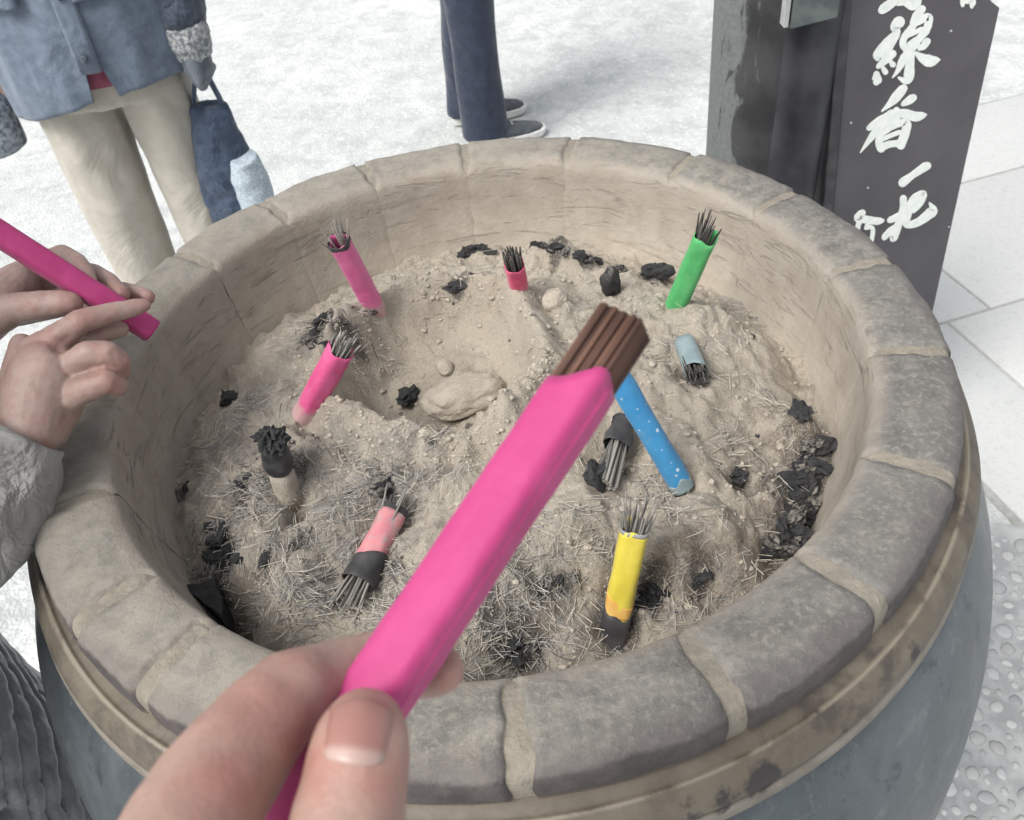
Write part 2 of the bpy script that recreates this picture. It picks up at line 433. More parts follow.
# ---- people -----------------------------------------------------------------------------------
def mat_skin(name, a, b, red, s=1.0, bmp=.4):
    t = NT(name)
    n1 = t.noise(28 * s, 5, .6); n2 = t.noise(90 * s, 4, .6); w = t.voro(520 * s, feature='F1')
    cr = t.noise(150 * s, 6, .7, vec=t.coord((1, 1, 1)), dist=.7)
    col = t.mix(t.rng(n1, .35, .68), a, b)
    col = t.mix(t.math('MULTIPLY', t.rng(n2, .46, .72), .5), col, red)
    red_f = t.attr('flush')
    col = t.mix(t.math('MULTIPLY', red_f, .6), col, red)
    h = t.math('ADD', t.math('MULTIPLY', cr, .7), t.math('ADD', t.math('MULTIPLY', w, .25), t.math('MULTIPLY', t.noise(900 * s, 4, .7, dist=1.0), .35)))
    t.b.inputs['Subsurface Weight'].default_value = .18
    t.b.inputs['Subsurface Radius'].default_value = (.008, .003, .0015)
    t.b.inputs['Subsurface Scale'].default_value = .6
    return t.done(col, .48, t.bump(h, bmp, .0012))
SKIN = mat_skin('warm_skin', (.335, .225, .182), (.42, .295, .248), (.33, .14, .115))
SKIN2 = mat_skin('rosy_skin', (.315, .220, .186), (.385, .28, .243), (.32, .15, .13), bmp=.4)
def mat_nail():
    t = NT('fingernail'); y = t.xyz()[1]
    col = t.mix(t.rng(y, -.0060, -.0036), (.40, .285, .25), (.28, .135, .112))
    col = t.mix(t.math('MULTIPLY', t.noise(120, 3), .2), col, (.5, .3, .27))
    return t.done(col, .32, t.bump(t.noise(60, 2, vec=t.coord((9, 1, 1))), .08, .0004))
M_nail = mat_nail()
def mat_cloth(name, a, b, scale=700, wscale=9, rough=.85, bump=.5, sheen=.2):
    t = NT(name)
    w = t.noise(wscale, 4, .5, dist=.8); f = t.noise(scale, 3); m = t.noise(wscale * 4, 4)
    col = t.mix(t.rng(m, .3, .7), a, b)
    return t.done(col, rough, t.bump(f, .15, .0006, t.bump(w, bump, .03)), Sheen_Weight=sheen)
JACKET = mat_cloth('blue_grey_jacket_cloth', (.095, .125, .172), (.14, .175, .228), 600, 12, .7, .35)
JACKETD = mat_cloth('dark_navy_sleeve_cloth', (.028, .04, .065), (.05, .065, .095), 600, 30, .7, .6)
BEIGE = mat_cloth('beige_trouser_cloth', (.38, .352, .30), (.43, .40, .35), 900, 7, .9, .5)
NAVY = mat_cloth('navy_trouser_cloth', (.016, .024, .046), (.027, .038, .066), 900, 9, .9, .5)
MAROON = mat_cloth('maroon_shirt_cloth', (.16, .02, .05), (.22, .04, .08))
LACE = simple('grey_knit_cuff', (.16, .18, .20), (.50, .50, .50), 110, .95, 1.0, 220, .004)
GLOVE = mat_cloth('grey_glove_knit', (.085, .10, .12), (.13, .15, .175))
BAG = mat_cloth('navy_bag_cloth', (.022, .04, .075), (.05, .075, .12), 500, 14, .75, .8)
DENIM = simple('pale_blue_speckled_cloth', (.26, .33, .40), (.52, .57, .60), 260, .95, .4)
PATT = simple('dark_patterned_bag_cloth', (.06, .08, .11), (.30, .33, .36), 70, .9, .5)
SLEEVE = mat_cloth('light_grey_sleeve_cloth', (.235, .228, .216), (.285, .277, .264), 1100, 22, .9, .9)
COAT = mat_cloth('grey_quilted_shell', (.38, .38, .385), (.45, .45, .45), 900, 60, .42, .12)
SHOE = mat_cloth('dark_grey_shoe_mesh', (.05, .06, .075), (.08, .09, .105), 400, 30)
SOLE = simple('white_rubber_sole', (.66, .66, .64), (.72, .72, .70), 60, .6, .1)
HAIR = simple('dark_hair', (.02, .018, .016), (.04, .035, .03), 90, .5, .6)

# ---- sign + pillar ------------------------------------------------------------------------------
def mat_sign():
    t = NT('dark_plum_painted_board')
    a = t.noise(5, 5); f = t.noise(160, 5, .7)
    col = t.mix(t.rng(a, .3, .7), (.060, .056, .063), (.088, .083, .092))
    col = t.mix(t.math('MULTIPLY', t.rng(t.noise(40, 6, .8), .68, .74), .5), col, (.30, .29, .30))
    return t.done(col, .5, t.bump(f, .1, .001))
M_sign = mat_sign()
M_ink = simple('white_brush_paint', (.66, .70, .67), (.74, .77, .74), 80, .7, .3)
M_signtrim = simple('dark_sign_trim', (.03, .03, .034), (.055, .054, .058), 30, .5, .2)
def mat_pillar():
    t = NT('patinated_dark_post')
    x, y, z = t.xyz()
    n = t.noise(10, 7, .7, vec=t.coord((2.2, 2.2, .7)), dist=.9); f = t.noise(120, 5, .7)
    patch = t.rng(t.math('ADD', x, t.math('MULTIPLY', t.math('SUBTRACT', n, .5), .16)), .030, -.015)
    dark = t.mix(t.rng(t.noise(16, 5), .3, .7), (.018, .018, .020), (.045, .044, .047))
    green = t.mix(t.rng(f, .3, .7), (.105, .116, .114), (.155, .168, .163))
    col = t.mix(t.rng(t.math('ADD', x, t.math('MULTIPLY', t.math('SUBTRACT', n, .5), .10)), -.094, -.108), dark, green)  # greenish patina, with the sky's reflection on the left side painted in
    low = t.math('MULTIPLY', t.rng(n, .5, .56), t.rng(z, .70, .50))
    col = t.mix(t.math('MULTIPLY', low, .8), col, green)
    col = t.mix(t.math('MULTIPLY', t.rng(t.math('ADD', x, t.math('MULTIPLY', t.math('SUBTRACT', n, .5), .19)), -.088, -.104), .85), col, green)
    return t.done(col, .6, t.bump(t.math('ADD', n, t.math('MULTIPLY', f, .3)), .3, .004))
M_pillar = mat_pillar()
M_plate = simple('dark_sheet_metal', (.022, .022, .027), (.055, .055, .064), 9, .42, .3, 60, Metallic=.3)
M_bracket = simple('verdigris_bracket', (.06, .075, .075), (.11, .13, .125), 30, .6, .3)
M_strip = simple('pale_metal_strip', (.30, .31, .31), (.40, .41, .41), 30, .5, .1)

# ----------------------------------------------------------------------------------------------
# world, sun, camera
# ----------------------------------------------------------------------------------------------
w = bpy.data.worlds.new('World'); scene.world = w; w.use_nodes = True
nt = w.node_tree
sky = nt.nodes.new('ShaderNodeTexSky'); sky.sky_type = 'NISHITA'; sky.sun_disc = False
SUN_EL, SUN_AZ = math.radians(54), math.radians(-128)     # azimuth from +Y towards +X
sky.sun_elevation = SUN_EL; sky.sun_rotation = SUN_AZ
sky.air_density = 1.0; sky.dust_density = 3.5; sky.ozone_density = 1.0
hs = nt.nodes.new('ShaderNodeHueSaturation'); hs.inputs['Saturation'].default_value = .22
nt.links.new(sky.outputs[0], hs.inputs['Color'])
nt.links.new(hs.outputs[0], nt.nodes['Background'].inputs['Color'])
nt.nodes['Background'].inputs['Strength'].default_value = .10
sun = bpy.data.lights.new('sun', 'SUN'); sun.energy = 1.5; sun.angle = math.radians(28); sun.color = (1, .97, .92)
so = bpy.data.objects.new('sun', sun); COL.objects.link(so)
sd = Vector((math.sin(SUN_AZ) * math.cos(SUN_EL), math.cos(SUN_AZ) * math.cos(SUN_EL), math.sin(SUN_EL)))
so.rotation_mode = 'QUATERNION'; so.rotation_quaternion = (-sd).to_track_quat('-Z', 'Y'); so.location = sd * 6

cd = bpy.data.cameras.new('camera'); cam = bpy.data.objects.new('camera', cd); COL.objects.link(cam)
cam.matrix_world = Matrix(((RV.x, UV.x, -_F.x, CAM.x), (RV.y, UV.y, -_F.y, CAM.y), (RV.z, UV.z, -_F.z, CAM.z), (0, 0, 0, 1)))
cd.sensor_width = 36; cd.lens = 36 * FPX / 1024; cd.sensor_fit = 'HORIZONTAL'; cd.clip_start = .01; cd.clip_end = 500
cd.dof.use_dof = True; cd.dof.focus_distance = .62
cd.dof.aperture_fstop = (cd.lens / 1000) / .0015
scene.camera = cam
vs = scene.view_settings
vs.view_transform = 'Standard'; vs.look = 'None'; vs.gamma = 1; vs.exposure = 1.03
scene.cycles.use_denoising = True

# ----------------------------------------------------------------------------------------------
# the ground
# ----------------------------------------------------------------------------------------------
def build_ground():
    n = 90; s = 60.0
    vs_, fs = [], []
    for j in range(n + 1):
        for i in range(n + 1):
            u = (i / n * 2 - 1); v = (j / n * 2 - 1)
            x = s * u * abs(u) ** 2; y = s * v * abs(v) ** 2 + 1.5
            vs_.append((x, y, noise.noise(Vector((x * 1.3, y * 1.3, 0))) * .004 - .006))
    for j in range(n):
        for i in range(n):
            a = j * (n + 1) + i; fs.append((a, a + 1, a + n + 2, a + n + 1))
    tag(from_py('ground', vs_, fs, M_gravel), kind='structure')
build_ground()

def build_paving():
    rot = math.radians(13); ux = Vector((math.cos(rot), math.sin(rot), 0)); uy = Vector((-math.sin(rot), math.cos(rot), 0))
    org = Vector((1.477, 1.715, 0)); jw = .009
    bm = bmesh.new()
    rows = [-1.135, -.535, 0, .40]      # joint lines along ux
    for k, (v0, v1) in enumerate(zip(rows, rows[1:])):
        off = (0.42, -.35, -.02)[k]
        edges = [off + .9 * q for q in range(-2, 5)]
        for u0, u1 in zip(edges, edges[1:]):
            u0 = max(u0, -.75)
            if u1 - u0 < .1: continue
            a = org + ux * (u0 + jw / 2) + uy * (v0 + jw / 2); b = org + ux * (u1 - jw / 2) + uy * (v1 - jw / 2)
            c = (a + b) / 2
            add_box(bm, (c.x, c.y, -.011), (u1 - u0 - jw, v1 - v0 - jw, .034), Matrix.Rotation(rot, 3, 'Z'))
    bevel_all(bm, .004, 2)
    tag(from_bm('paving_slabs', bm, M_slab), kind='structure')
    bm = bmesh.new()
    c = org + ux * 1.42 + uy * (-.3675)
    add_box(bm, (c.x, c.y, -.012), (4.36, 1.54, .028), Matrix.Rotation(rot, 3, 'Z'))
    tag(from_bm('paving_joint_bed', bm, M_joint), kind='structure')
build_paving()

def build_pebbles():
    # bedding strip hugging the burner on its near right side, real pebbles set in it
    bm = bmesh.new()
    def edge(y): return .905 + .05 * math.sin(y * 5)
    ring = [(.30, -1.2), (1.9, -1.2), (1.9, .30), (1.3, .37), (1.0, .44), (.82, .50), (.55, .50), (.30, .3)]
    lo = [bm.verts.new((x, y, -.02)) for x, y in ring]; hi = [bm.verts.new((x, y, .010)) for x, y in ring]
    bm.faces.new(hi); bm.faces.new(list(reversed(lo)))
    for i in range(len(ring)):
        j = (i + 1) % len(ring); bm.faces.new((lo[i], lo[j], hi[j], hi[i]))
    tag(from_bm('pebble_bed', bm, M_mortar_grey, smooth=False), kind='structure')
    base = bmesh.new(); bmesh.ops.create_icosphere(base, subdivisions=2, radius=1)
    bv = np.array([v.co[:] for v in base.verts]); bf = [[v.index for v in f.verts] for f in base.faces]; base.free()
    pts, V_, F_ = [], [], []
    cell = {}
    tries = 0
    while len(pts) < 1500 and tries < 60000:
        tries += 1
        x = .45 + random.random() * .95; y = -.65 + random.random() * 1.13
        if math.hypot(x, y) < .46 or y > .30 + (1.9 - x) * .13: continue
        r = random.choice((.008, .010, .012, .014, .016, .018)) * random.uniform(.85, 1.1)
        k = (int(x / .04), int(y / .04)); ok = True
        for a in (-1, 0, 1):
            for b in (-1, 0, 1):
                for (qx, qy, qr) in cell.get((k[0] + a, k[1] + b), ()):
                    if math.hypot(qx - x, qy - y) < (qr + r) * 1.06: ok = False
        if not ok: continue
        cell.setdefault(k, []).append((x, y, r)); pts.append((x, y, r))
        th = random.random() * 6.28; sx, sy, sz = r * random.uniform(.8, 1.05), r * random.uniform(.65, .95), r * random.uniform(.22, .34)
        q = bv * (1 + .12 * np.sin(bv[:, [1, 2, 0]] * 3 + random.random() * 6)) * (sx, sy, sz)
        c, s = math.cos(th), math.sin(th)
        q = np.stack([q[:, 0] * c - q[:, 1] * s + x, q[:, 0] * s + q[:, 1] * c + y, q[:, 2] + .010 + r * .02], 1)
        o = len(V_) * len(bv)
        F_ += [[i + o for i in f] for f in bf]; V_.append(q)
    tag(from_py('pebbles', np.concatenate(V_).tolist(), F_, M_pebble), kind='structure')
build_pebbles()

# ----------------------------------------------------------------------------------------------
# the burner
# ----------------------------------------------------------------------------------------------
def lathe(profile, n=160, a0=0, a1=2 * math.pi, wob=0.0, seed=0.0, close=True):
    vs_, fs = [], []
    m = len(profile); cols = n if close else n + 1
    for i in range(cols):
        t = a0 + (a1 - a0) * i / n
        for r, z in profile:
            dr = wob * noise.noise(Vector((math.cos(t) * 3 + seed, math.sin(t) * 3, z * 6)))
            vs_.append(((r + dr) * math.cos(t), (r + dr) * math.sin(t), z + dr * .5))
    for i in range(n):
        j = (i + 1) % cols
        for k in range(m - 1):
            fs.append((i * m + k, j * m + k, j * m + k + 1, i * m + k + 1))
    return vs_, fs

burner = tag(empty('incense_burner'), 'large round incense burner with a dusty blocky rim and a bronze belly, full of ash', 'incense burner')
pot_prof = [(.0, .10), (.27, .10), (.29, .11), (.30, .15), (.285, .20), (.30, .25), (.36, .36), (.405, .47), (.432, .57), (.445, .66), (.447, .72),
            (.442, .78), (.432, .83), (.418, .875), (.402, .905), (.392, .918), (.388, .925)]
# densify
def dens(p, k=4):
    P = [Vector((a, b, 0)) for a, b in p]; out = []
    for i in range(len(P) - 1):
        p0, p1, p2, p3 = P[max(0, i - 1)], P[i], P[i + 1], P[min(len(P) - 1, i + 2)]
        for s in range(k):
            t = s / k
            q = .5 * ((2 * p1) + (p2 - p0) * t + (2 * p0 - 5 * p1 + 4 * p2 - p3) * t * t + (3 * p1 - p0 - 3 * p2 + p3) * t ** 3)
            out.append((max(q.x, 0), q.y))
    out.append(p[-1]); return out
v, f = lathe(dens(pot_prof), 160, wob=.002); from_py('bronze_pot', v, f, M_pot, burner)
for k in range(3):
    a = math.radians(90 + 120 * k); bm = bmesh.new()
    c = Vector((math.cos(a), math.sin(a), 0))
    add_tube(bm, [c * .27 + Vector((0, 0, z)) for z in (.17, .12, .06, .02, .0)], [.05, .058, .045, .05, .055], n=20)
    from_bm('foot', bm, M_pot, burner)
fl_prof = [(.366, .972), (.3715, .9655), (.3755, .9630), (.3790, .9620), (.3812, .9632), (.3832, .9622), (.3865, .9590), (.3900, .9555), (.3930, .9505), (.3946, .9455), (.3942, .9420), (.3930, .9405),
           (.3945, .9385), (.3965, .936), (.3968, .930), (.394, .924), (.386, .920)]
v, f = lathe(dens(fl_prof, 3), 260, wob=.0030, seed=4); from_py('flange', v, f, M_flange, burner)

prof = [(.276, .80), (.279, .85), (.288, .885), (.2965, .92), (.3025, .95), (.3058, .975), (.3085, .9895), (.313, .9955), (.320, .9985), (.332, 1.0), (.345, 1.0),
        (.358, .9995), (.3665, .9975), (.3708, .993), (.3727, .986), (.3730, .977), (.3722, .968), (.366, .955)]
prof = dens(prof, 3)
cen = Vector((.34, .93))
angs = [48, 28.5, 7, -13, -34, -53, -71, -90.5, -109, -128, -140, -158, -177, -196, -214, -232, -251, -270, -290]
angs = [a for a in angs]
def rim_block(a0, a1, seed):
    fr = max(0.0, min(1.0, .5 - .5 * math.sin((a0 + a1) / 2) * 1.3)); g0 = (.0010 + .0021 * fr) / .34; g = g0
    n = max(10, int(abs(a1 - a0) / math.radians(.8)))
    vs_, fs = [], []; m = len(prof)
    for i in range(n + 1):
        s = i / n
        t = a0 + g + (a1 - a0 - 2 * g) * s
        dmin = min(s, 1 - s) * (a1 - a0) * .34
        sink = (.0012 + .0008 * fr) * max(0, 1 - dmin / .006) ** 2 + (0.010 if i in (0, n) else 0)
        for r, z in prof:
            d = (Vector((r, z)) - cen); 
            nrm = d.normalized() if z > .95 else Vector((math.copysign(1, r - .34), 0))
            p3 = Vector((r * math.cos(t), r * math.sin(t), z))
            dn = .0020 * noise.noise(p3 * 14 + Vector((seed, 0, 0))) + .0012 * noise.noise(p3 * 55) + .0005 * noise.noise(p3 * 160) + .0012 * noise.noise(Vector((seed * 7, 3, 1)))
            wl = max(0.0, min(1.0, (.318 - r) / .010))             # on the inner wall the joint is closed with ash
            q = Vector((r, z)) + nrm * (dn * (1 - .6 * wl) - sink * (1 - .92 * wl))
            tt = t + .010 * noise.noise(Vector((r * 90, z * 60, seed * 3 + (5 if s > .5 else 0)))) * max(0, 1 - dmin / .02)
            mid_a = (a0 + a1) / 2; tt = mid_a + (tt - mid_a) * (1 + wl * (g + .0010 / .34) * 2 / (a1 - a0 - 2 * g))
            vs_.append((q.x * math.cos(tt), q.x * math.sin(tt), q.y))
    for i in range(n):
        for k in range(m - 1):
            a = i * m + k; fs.append((a, a + m, a + m + 1, a + 1))
    return vs_, fs
for i, (a, b) in enumerate(zip(angs, angs[1:] + [angs[0] - 360])):
    v, f = rim_block(math.radians(b), math.radians(a), i * 1.7 + 1)
    from_py('rim_block', v, f, M_rim, burner)
mp = []
for r, z in prof:
    d = Vector((r, z)) - cen
    nn = d.normalized() if z > .95 else Vector((math.copysign(1, r - .34), 0))
    q = Vector((r, z)) - nn * (.0026 if (z < .96 and r < .34) else .0028); mp.append((q.x, q.y))
v, f = lathe(mp, 300, wob=.0014, seed=9); from_py('joint_mortar', v, f, M_joint_mortar, burner)

# ----------------------------------------------------------------------------------------------
# the ash bed
# ----------------------------------------------------------------------------------------------
bumps = []
def bp(px, py, amp, sx, sy=None, ang=0, zz=.93):
    p = at_z(px, py, zz); bumps.append((p.x, p.y, amp * 1.5, sx, sy or sx, math.radians(ang)))
bp(562, 270, .016, .030, .022); bp(545, 302, .007, .014); bp(700, 335, .014, .035); bp(760, 350, .008, .03)
bp(765, 440, -.012, .030); bp(740, 478, -.022, .011); bp(800, 420, .014, .030); bp(655, 585, -.016, .016); bp(700, 575, -.014, .013)
bp(290, 470, .016, .022); bp(300, 512, -.020, .011); bp(392, 530, -.008, .02); bp(300, 420, .010, .02); bp(320, 408, -.012, .014)
bp(345, 590, -.012, .022); bp(520, 650, -.015, .022); bp(560, 560, .010, .022); bp(520, 600, .010, .02); bp(610, 470, -.012, .018)
bp(625, 620, -.018, .020); bp(690, 640, .006, .03); bp(720, 540, .012, .030); bp(250, 560, .012, .03); bp(215, 600, -.03, .022); bp(222, 545, -.016, .015)
bp(680, 492, -.008, .014); bp(790, 540, -.018, .025); bp(825, 480, -.018, .025); bp(670, 560, .012, .02); bp(590, 540, .012, .026)
bp(380, 640, .010, .03); bp(300, 590, .012, .03); bp(480, 600, .010, .025); bp(640, 330, .010, .022); bp(620, 400, .010, .03); bp(690, 380, -.012, .016)
bp(590, 440, .008, .02); bp(520, 470, .012, .028); bp(400, 470, .010, .03); bp(360, 455, .008, .02)
CRC = at_z(438, 374, .935)
def ash_h(x, y):
    r = math.hypot(x, y)
    h = .896 + .036 * max(0.0, 1 - (r / .285) ** 5) + .022 * max(0.0, 1 - (r / .29) ** 2)
    # big hand-scooped crater
    dx, dy = (x - CRC.x), (y - CRC.y)
    e = math.hypot(dx / .086, dy / .098); th = math.atan2(dy, dx)
    e *= 1 + .035 * math.sin(3 * th + 1) + .02 * math.sin(5 * th)
    h += .021 * math.exp(-((e - 1.16) / .17) ** 2) * (1 + .35 * math.sin(2 * th + 2.2))
    if e < 1.15:
        k = min(1, (1.15 - e) / .50); k = k * k * (3 - 2 * k); h -= .055 * k * (.9 + .25 * math.sin(th - 2.4))
    # a second low fold round the crater's near side
    h += .008 * math.exp(-((e - 1.62) / .10) ** 2) * max(0, -math.sin(th + .3)) 
    h -= .006 * math.exp(-((e - 1.42) / .07) ** 2) * max(0, -math.sin(th + .3))
    for bx, by, a, sx, sy, an in bumps:
        ux, uy = x - bx, y - by
        d2 = (ux / sx) ** 2 + (uy / sy) ** 2
        if d2 < 9: h += a * math.exp(-d2)
    p = Vector((x, y, 0))
    calm = .55 if e < .95 else 1.0
    f1 = noise.fractal(p * 16 + Vector((3, 1, 2)), 1.0, 2.0, 3)
    f2 = noise.fractal(p * 55, .9, 2.0, 3)
    f3 = 1 - abs(noise.noise(p * 38 + Vector((5, 5, 5)))) * 2
    vd = noise.voronoi(Vector((x * 62 + f1, y * 62, 2.0)))[0]
    lk = max(0.0, min(1.0, (.66 - vd[0]) / .5)); lumpy = .5 * lk * lk * (3 - 2 * lk) * max(0.0, min(1.0, .45 + 1.6 * noise.noise(p * 9 + Vector((9, 4, 1)))))
    h += calm * .013 * lumpy
    pit = noise.noise(p * 44 + Vector((1, 8, 3)))
    h -= .022 * calm * max(0.0, pit - .34)
    h += calm * (.0085 * f1 + .0042 * f2 + .0030 * max(0, f3) ** 2)
    h += (.004 + .010 * noise.noise(p * 8)) * math.exp(-((r - .31) / .020) ** 2) * (1 if y > -.1 else max(0, 1 + (y + .1) / .1))
    return h
def on_ash(px, py):
    """where the sight line through a picture point meets the ash"""
    d = ray(px, py); t = .35
    while t < 1.4:
        p = CAM + d * t
        if p.z < ash_h(p.x, p.y): break
        t += .004
    lo, hi = t - .004, t
    for _ in range(14):
        mid = (lo + hi) / 2; p = CAM + d * mid
        if p.z < ash_h(p.x, p.y): hi = mid
        else: lo = mid
    p = CAM + d * hi
    return p

# soot with some painted shade / grey / brown stain fields
soot_shade_pts = []
def soot_shade(px, py, rad, k=1.0):
    p = on_ash(px, py); soot_shade_pts.append((p.x, p.y, rad, k))
for a in ((475, 250, .018), (540, 246, .014), (560, 250, .014), (585, 260, .014), (655, 275, .02), (460, 287, .012), (320, 325, .02), (345, 330, .016), (228, 400, .012),
          (410, 402, .010), (215, 545, .018), (228, 560, .014), (275, 450, .016), (205, 590, .028), (822, 462, .030), (812, 485, .032), (800, 510, .032), (788, 535, .028),
          (770, 552, .014), (740, 478, .011), (520, 648, .020), (560, 585, .010), (538, 592, .012), (655, 585, .014), (700, 578, .013), (620, 625, .022), (382, 490, .013),
          (355, 600, .014), (390, 565, .012), (612, 470, .02), (240, 500, .012), (180, 495, .012), (650, 600, .016), (690, 375, .010), (300, 545, .010), (500, 640, .02), (265, 560, .01),
          (310, 340, .02), (330, 318, .016), (300, 465, .012), (430, 440, .006), (470, 428, .006)):  # last two spots paint the shade under the hollow's lump and near lip
    soot_shade(*a)
grey_zones = [(300, 470, .07, .9), (230, 470, .06, 1), (330, 540, .08, 1), (220, 540, .06, 1), (390, 480, .05, 1), (270, 400, .05, .9), (320, 340, .05, .9), (520, 640, .08, .9), (560, 560, .05, .6),
              (430, 620, .06, .8), (340, 300, .04, .5), (600, 310, .05, .5), (700, 350, .05, .5), (740, 300, .05, .6), (410, 275, .05, .4), (640, 560, .06, .5), (790, 470, .05, .8), (600, 620, .07, .6), (700, 600, .06, .7), (500, 560, .05, .7)]
gz = [(*on_ash(a, b)[:2], r, k) for a, b, r, k in grey_zones]
bz = [(*on_ash(a, b)[:2], r, k) for a, b, r, k in ((800, 430, .045, 1), (785, 500, .05, 1), (740, 545, .04, .7), (700, 570, .045, .7), (640, 600, .05, .5), (815, 400, .04, .6), (220, 560, .05, .6))]
def field(x, y, pts):
    s = 0
    for px, py, r, k in pts:
        d2 = ((x - px) ** 2 + (y - py) ** 2) / (r * r)
        if d2 < 6: s = max(s, k * math.exp(-d2))
    return s

def build_ash():
    n = 360; R = .312; vs_, idx, fs = [], {}, []
    at = {'soot_shade': [], 'grey': [], 'brown': []}
    for j in range(n + 1):
        for i in range(n + 1):
            x = -R + 2 * R * i / n; y = -R + 2 * R * j / n
            if x * x + y * y > R * R: continue
            idx[i, j] = len(vs_); vs_.append((x, y, ash_h(x, y)))
            at['soot_shade'].append(field(x, y, soot_shade_pts)); at['grey'].append(field(x, y, gz)); at['brown'].append(field(x, y, bz))
    for j in range(n):
        for i in range(n):
            q = [idx.get(k) for k in ((i, j), (i + 1, j), (i + 1, j + 1), (i, j + 1))]
            if None not in q: fs.append(q)
    o = from_py('ash_bed', vs_, fs, M_ash)
    for k, v_ in at.items():
        a = o.data.attributes.new(k, 'FLOAT', 'POINT'); a.data.foreach_set('value', v_)
    tag(o, 'bed of beige incense ash with a scooped hollow filling the round burner', 'ash', kind='stuff')
build_ash()

def build_threads():
    V_, F_, MI = [], [], []
    n_v = 0
    clumps = []
    for _ in range(230):
        while True:
            x, y = random.uniform(-.30, .30), random.uniform(-.30, .30)
            if math.hypot(x, y) < .298: break
        clumps.append((x, y))
    # named dense places in the picture
    extra = []
    for px, py, k in ((400, 505, 10), (330, 540, 18), (300, 590, 14), (360, 500, 12), (230, 500, 18), (240, 440, 12), (260, 480, 10), (250, 520, 12), (280, 570, 14), (240, 590, 10), (320, 500, 10), (300, 620, 8), (350, 470, 8), (545, 555, 12), (540, 600, 10), (520, 640, 14),
                      (560, 540, 8), (470, 640, 12), (320, 330, 8), (350, 320, 8), (270, 400, 8), (410, 285, 6), (600, 330, 5), (700, 370, 6), (690, 345, 6), (600, 610, 7), (680, 600, 7), (790, 490, 6), (430, 460, 6), (720, 440, 6), (760, 400, 5), (740, 310, 7),
                      (640, 480, 6), (650, 500, 5), (740, 560, 6), (400, 600, 12), (420, 580, 10), (430, 480, 8), (500, 655, 10), (550, 650, 8), (380, 620, 10)):
        p = on_ash(px, py)
        for _ in range(k): extra.append((p.x + random.gauss(0, .016), p.y + random.gauss(0, .016)))
    for ci, (cx, cy) in enumerate(clumps + extra):
        dense = ci >= len(clumps)
        e = math.hypot((cx - CRC.x) / .086, (cy - CRC.y) / .098)
        if e < .8 and random.random() < .85: continue
        head = random.random() * 6.283; g = max(field(cx, cy, gz), 0); sp = random.choice((.10, .2, .5, 1.2))
        for _ in range(random.randint(6, 15) if dense else random.randint(6, 14)):
            x = cx + random.gauss(0, .009); y = cy + random.gauss(0, .009)
            if math.hypot(x, y) > .300: continue
            L = random.uniform(.009, .021) if dense else random.uniform(.004, .011); th = head + random.gauss(0, sp); cur = random.gauss(0, 10 if dense else 30)
            rad = random.uniform(.00020, .00036); lift = random.uniform(-.0002, .0042) if dense else random.uniform(-.0004, .0008); tilt = random.gauss(0, .10 if dense else .05)
            pts = []; zc = ash_h(x, y) + .0006
            for s in (-.5, -.17, .17, .5):
                t2 = th + cur * s * L; q = (x + math.cos(t2) * s * L, y + math.sin(t2) * s * L)
                pts.append(Vector((q[0], q[1], ((zc if dense else ash_h(*q))) + lift + tilt * s * L)))
            base = n_v
            for k, p in enumerate(pts):
                d = (pts[min(3, k + 1)] - pts[max(0, k - 1)]); s_, u_ = frame_of(d)
                for a in range(3):
                    V_.append(p + s_ * (rad * math.cos(a * 2.094)) + u_ * (rad * math.sin(a * 2.094)))
            n_v += 12
            u = random.random()
            so_ = field(x, y, soot_shade_pts)
            mi = 2 if u < .01 + .40 * so_ else (1 if u < .15 + .75 * g else 0)
            for k in range(3):
                for a in range(3):
                    b = (a + 1) % 3
                    F_.append((base + k * 3 + a, base + k * 3 + b, base + k * 3 + 3 + b, base + k * 3 + 3 + a)); MI.append(mi)
    o = from_py('ash_threads', V_, F_, M_th)
    o.data.polygons.foreach_set('material_index', MI)
    tag(o, 'crumbled grey threads of burnt incense strewn over the ash', 'ash threads', kind='stuff')
build_threads()

def build_crumbs():
    base = bmesh.new(); bmesh.ops.create_icosphere(base, subdivisions=2, radius=1)
    bv = np.array([v_.co[:] for v_ in base.verts]); bf = [[v_.index for v_ in f_.verts] for f_ in base.faces]; base.free()
    V_, F_, MI = [], [], []
    R_ = random.Random(5); k = 0
    while k < 3400:
        if k % 4 == 0:       # crumbly collar of the scooped hollow
            th = R_.random() * 6.283; e = R_.gauss(1.22, .16); x = CRC.x + math.cos(th) * .086 * e; y = CRC.y + math.sin(th) * .098 * e
        else:
            a = R_.random() * 6.283; rr = .29 * math.sqrt(R_.random()); x, y = rr * math.cos(a), rr * math.sin(a)
        if math.hypot(x, y) > .292 or noise.noise(Vector((x * 18, y * 18, 3))) < -.15: k += 0 if R_.random() < .9 else 1; continue
        r = R_.choice((.0006, .0007, .0009, .0011, .0013, .0016, .0024)) * R_.uniform(.8, 1.2)
        q = bv * (1 + .36 * np.sin(bv[:, [1, 2, 0]] * 2.7 + R_.random() * 6) * np.cos(bv[:, [2, 0, 1]] * 3.1 + R_.random() * 6)) * (r * R_.uniform(.8, 1.3), r * R_.uniform(.8, 1.2), r * .75)
        q = q + (x, y, ash_h(x, y) + r * R_.uniform(-.35, .15))
        o = len(V_) * len(bv); F_ += [[i + o for i in f_] for f_ in bf]; V_.append(q)
        mi = 1 if R_.random() < .015 + .35 * field(x, y, soot_shade_pts) else 0
        MI += [mi] * len(bf); k += 1
    o = from_py('ash_crumbs', np.concatenate(V_).tolist(), F_, [M_clod, M_coal_grey])
    o.data.polygons.foreach_set('material_index', MI)
    tag(o, 'loose crumbs of caked ash lying all over the ash bed', 'ash crumbs', kind='stuff')
build_crumbs()

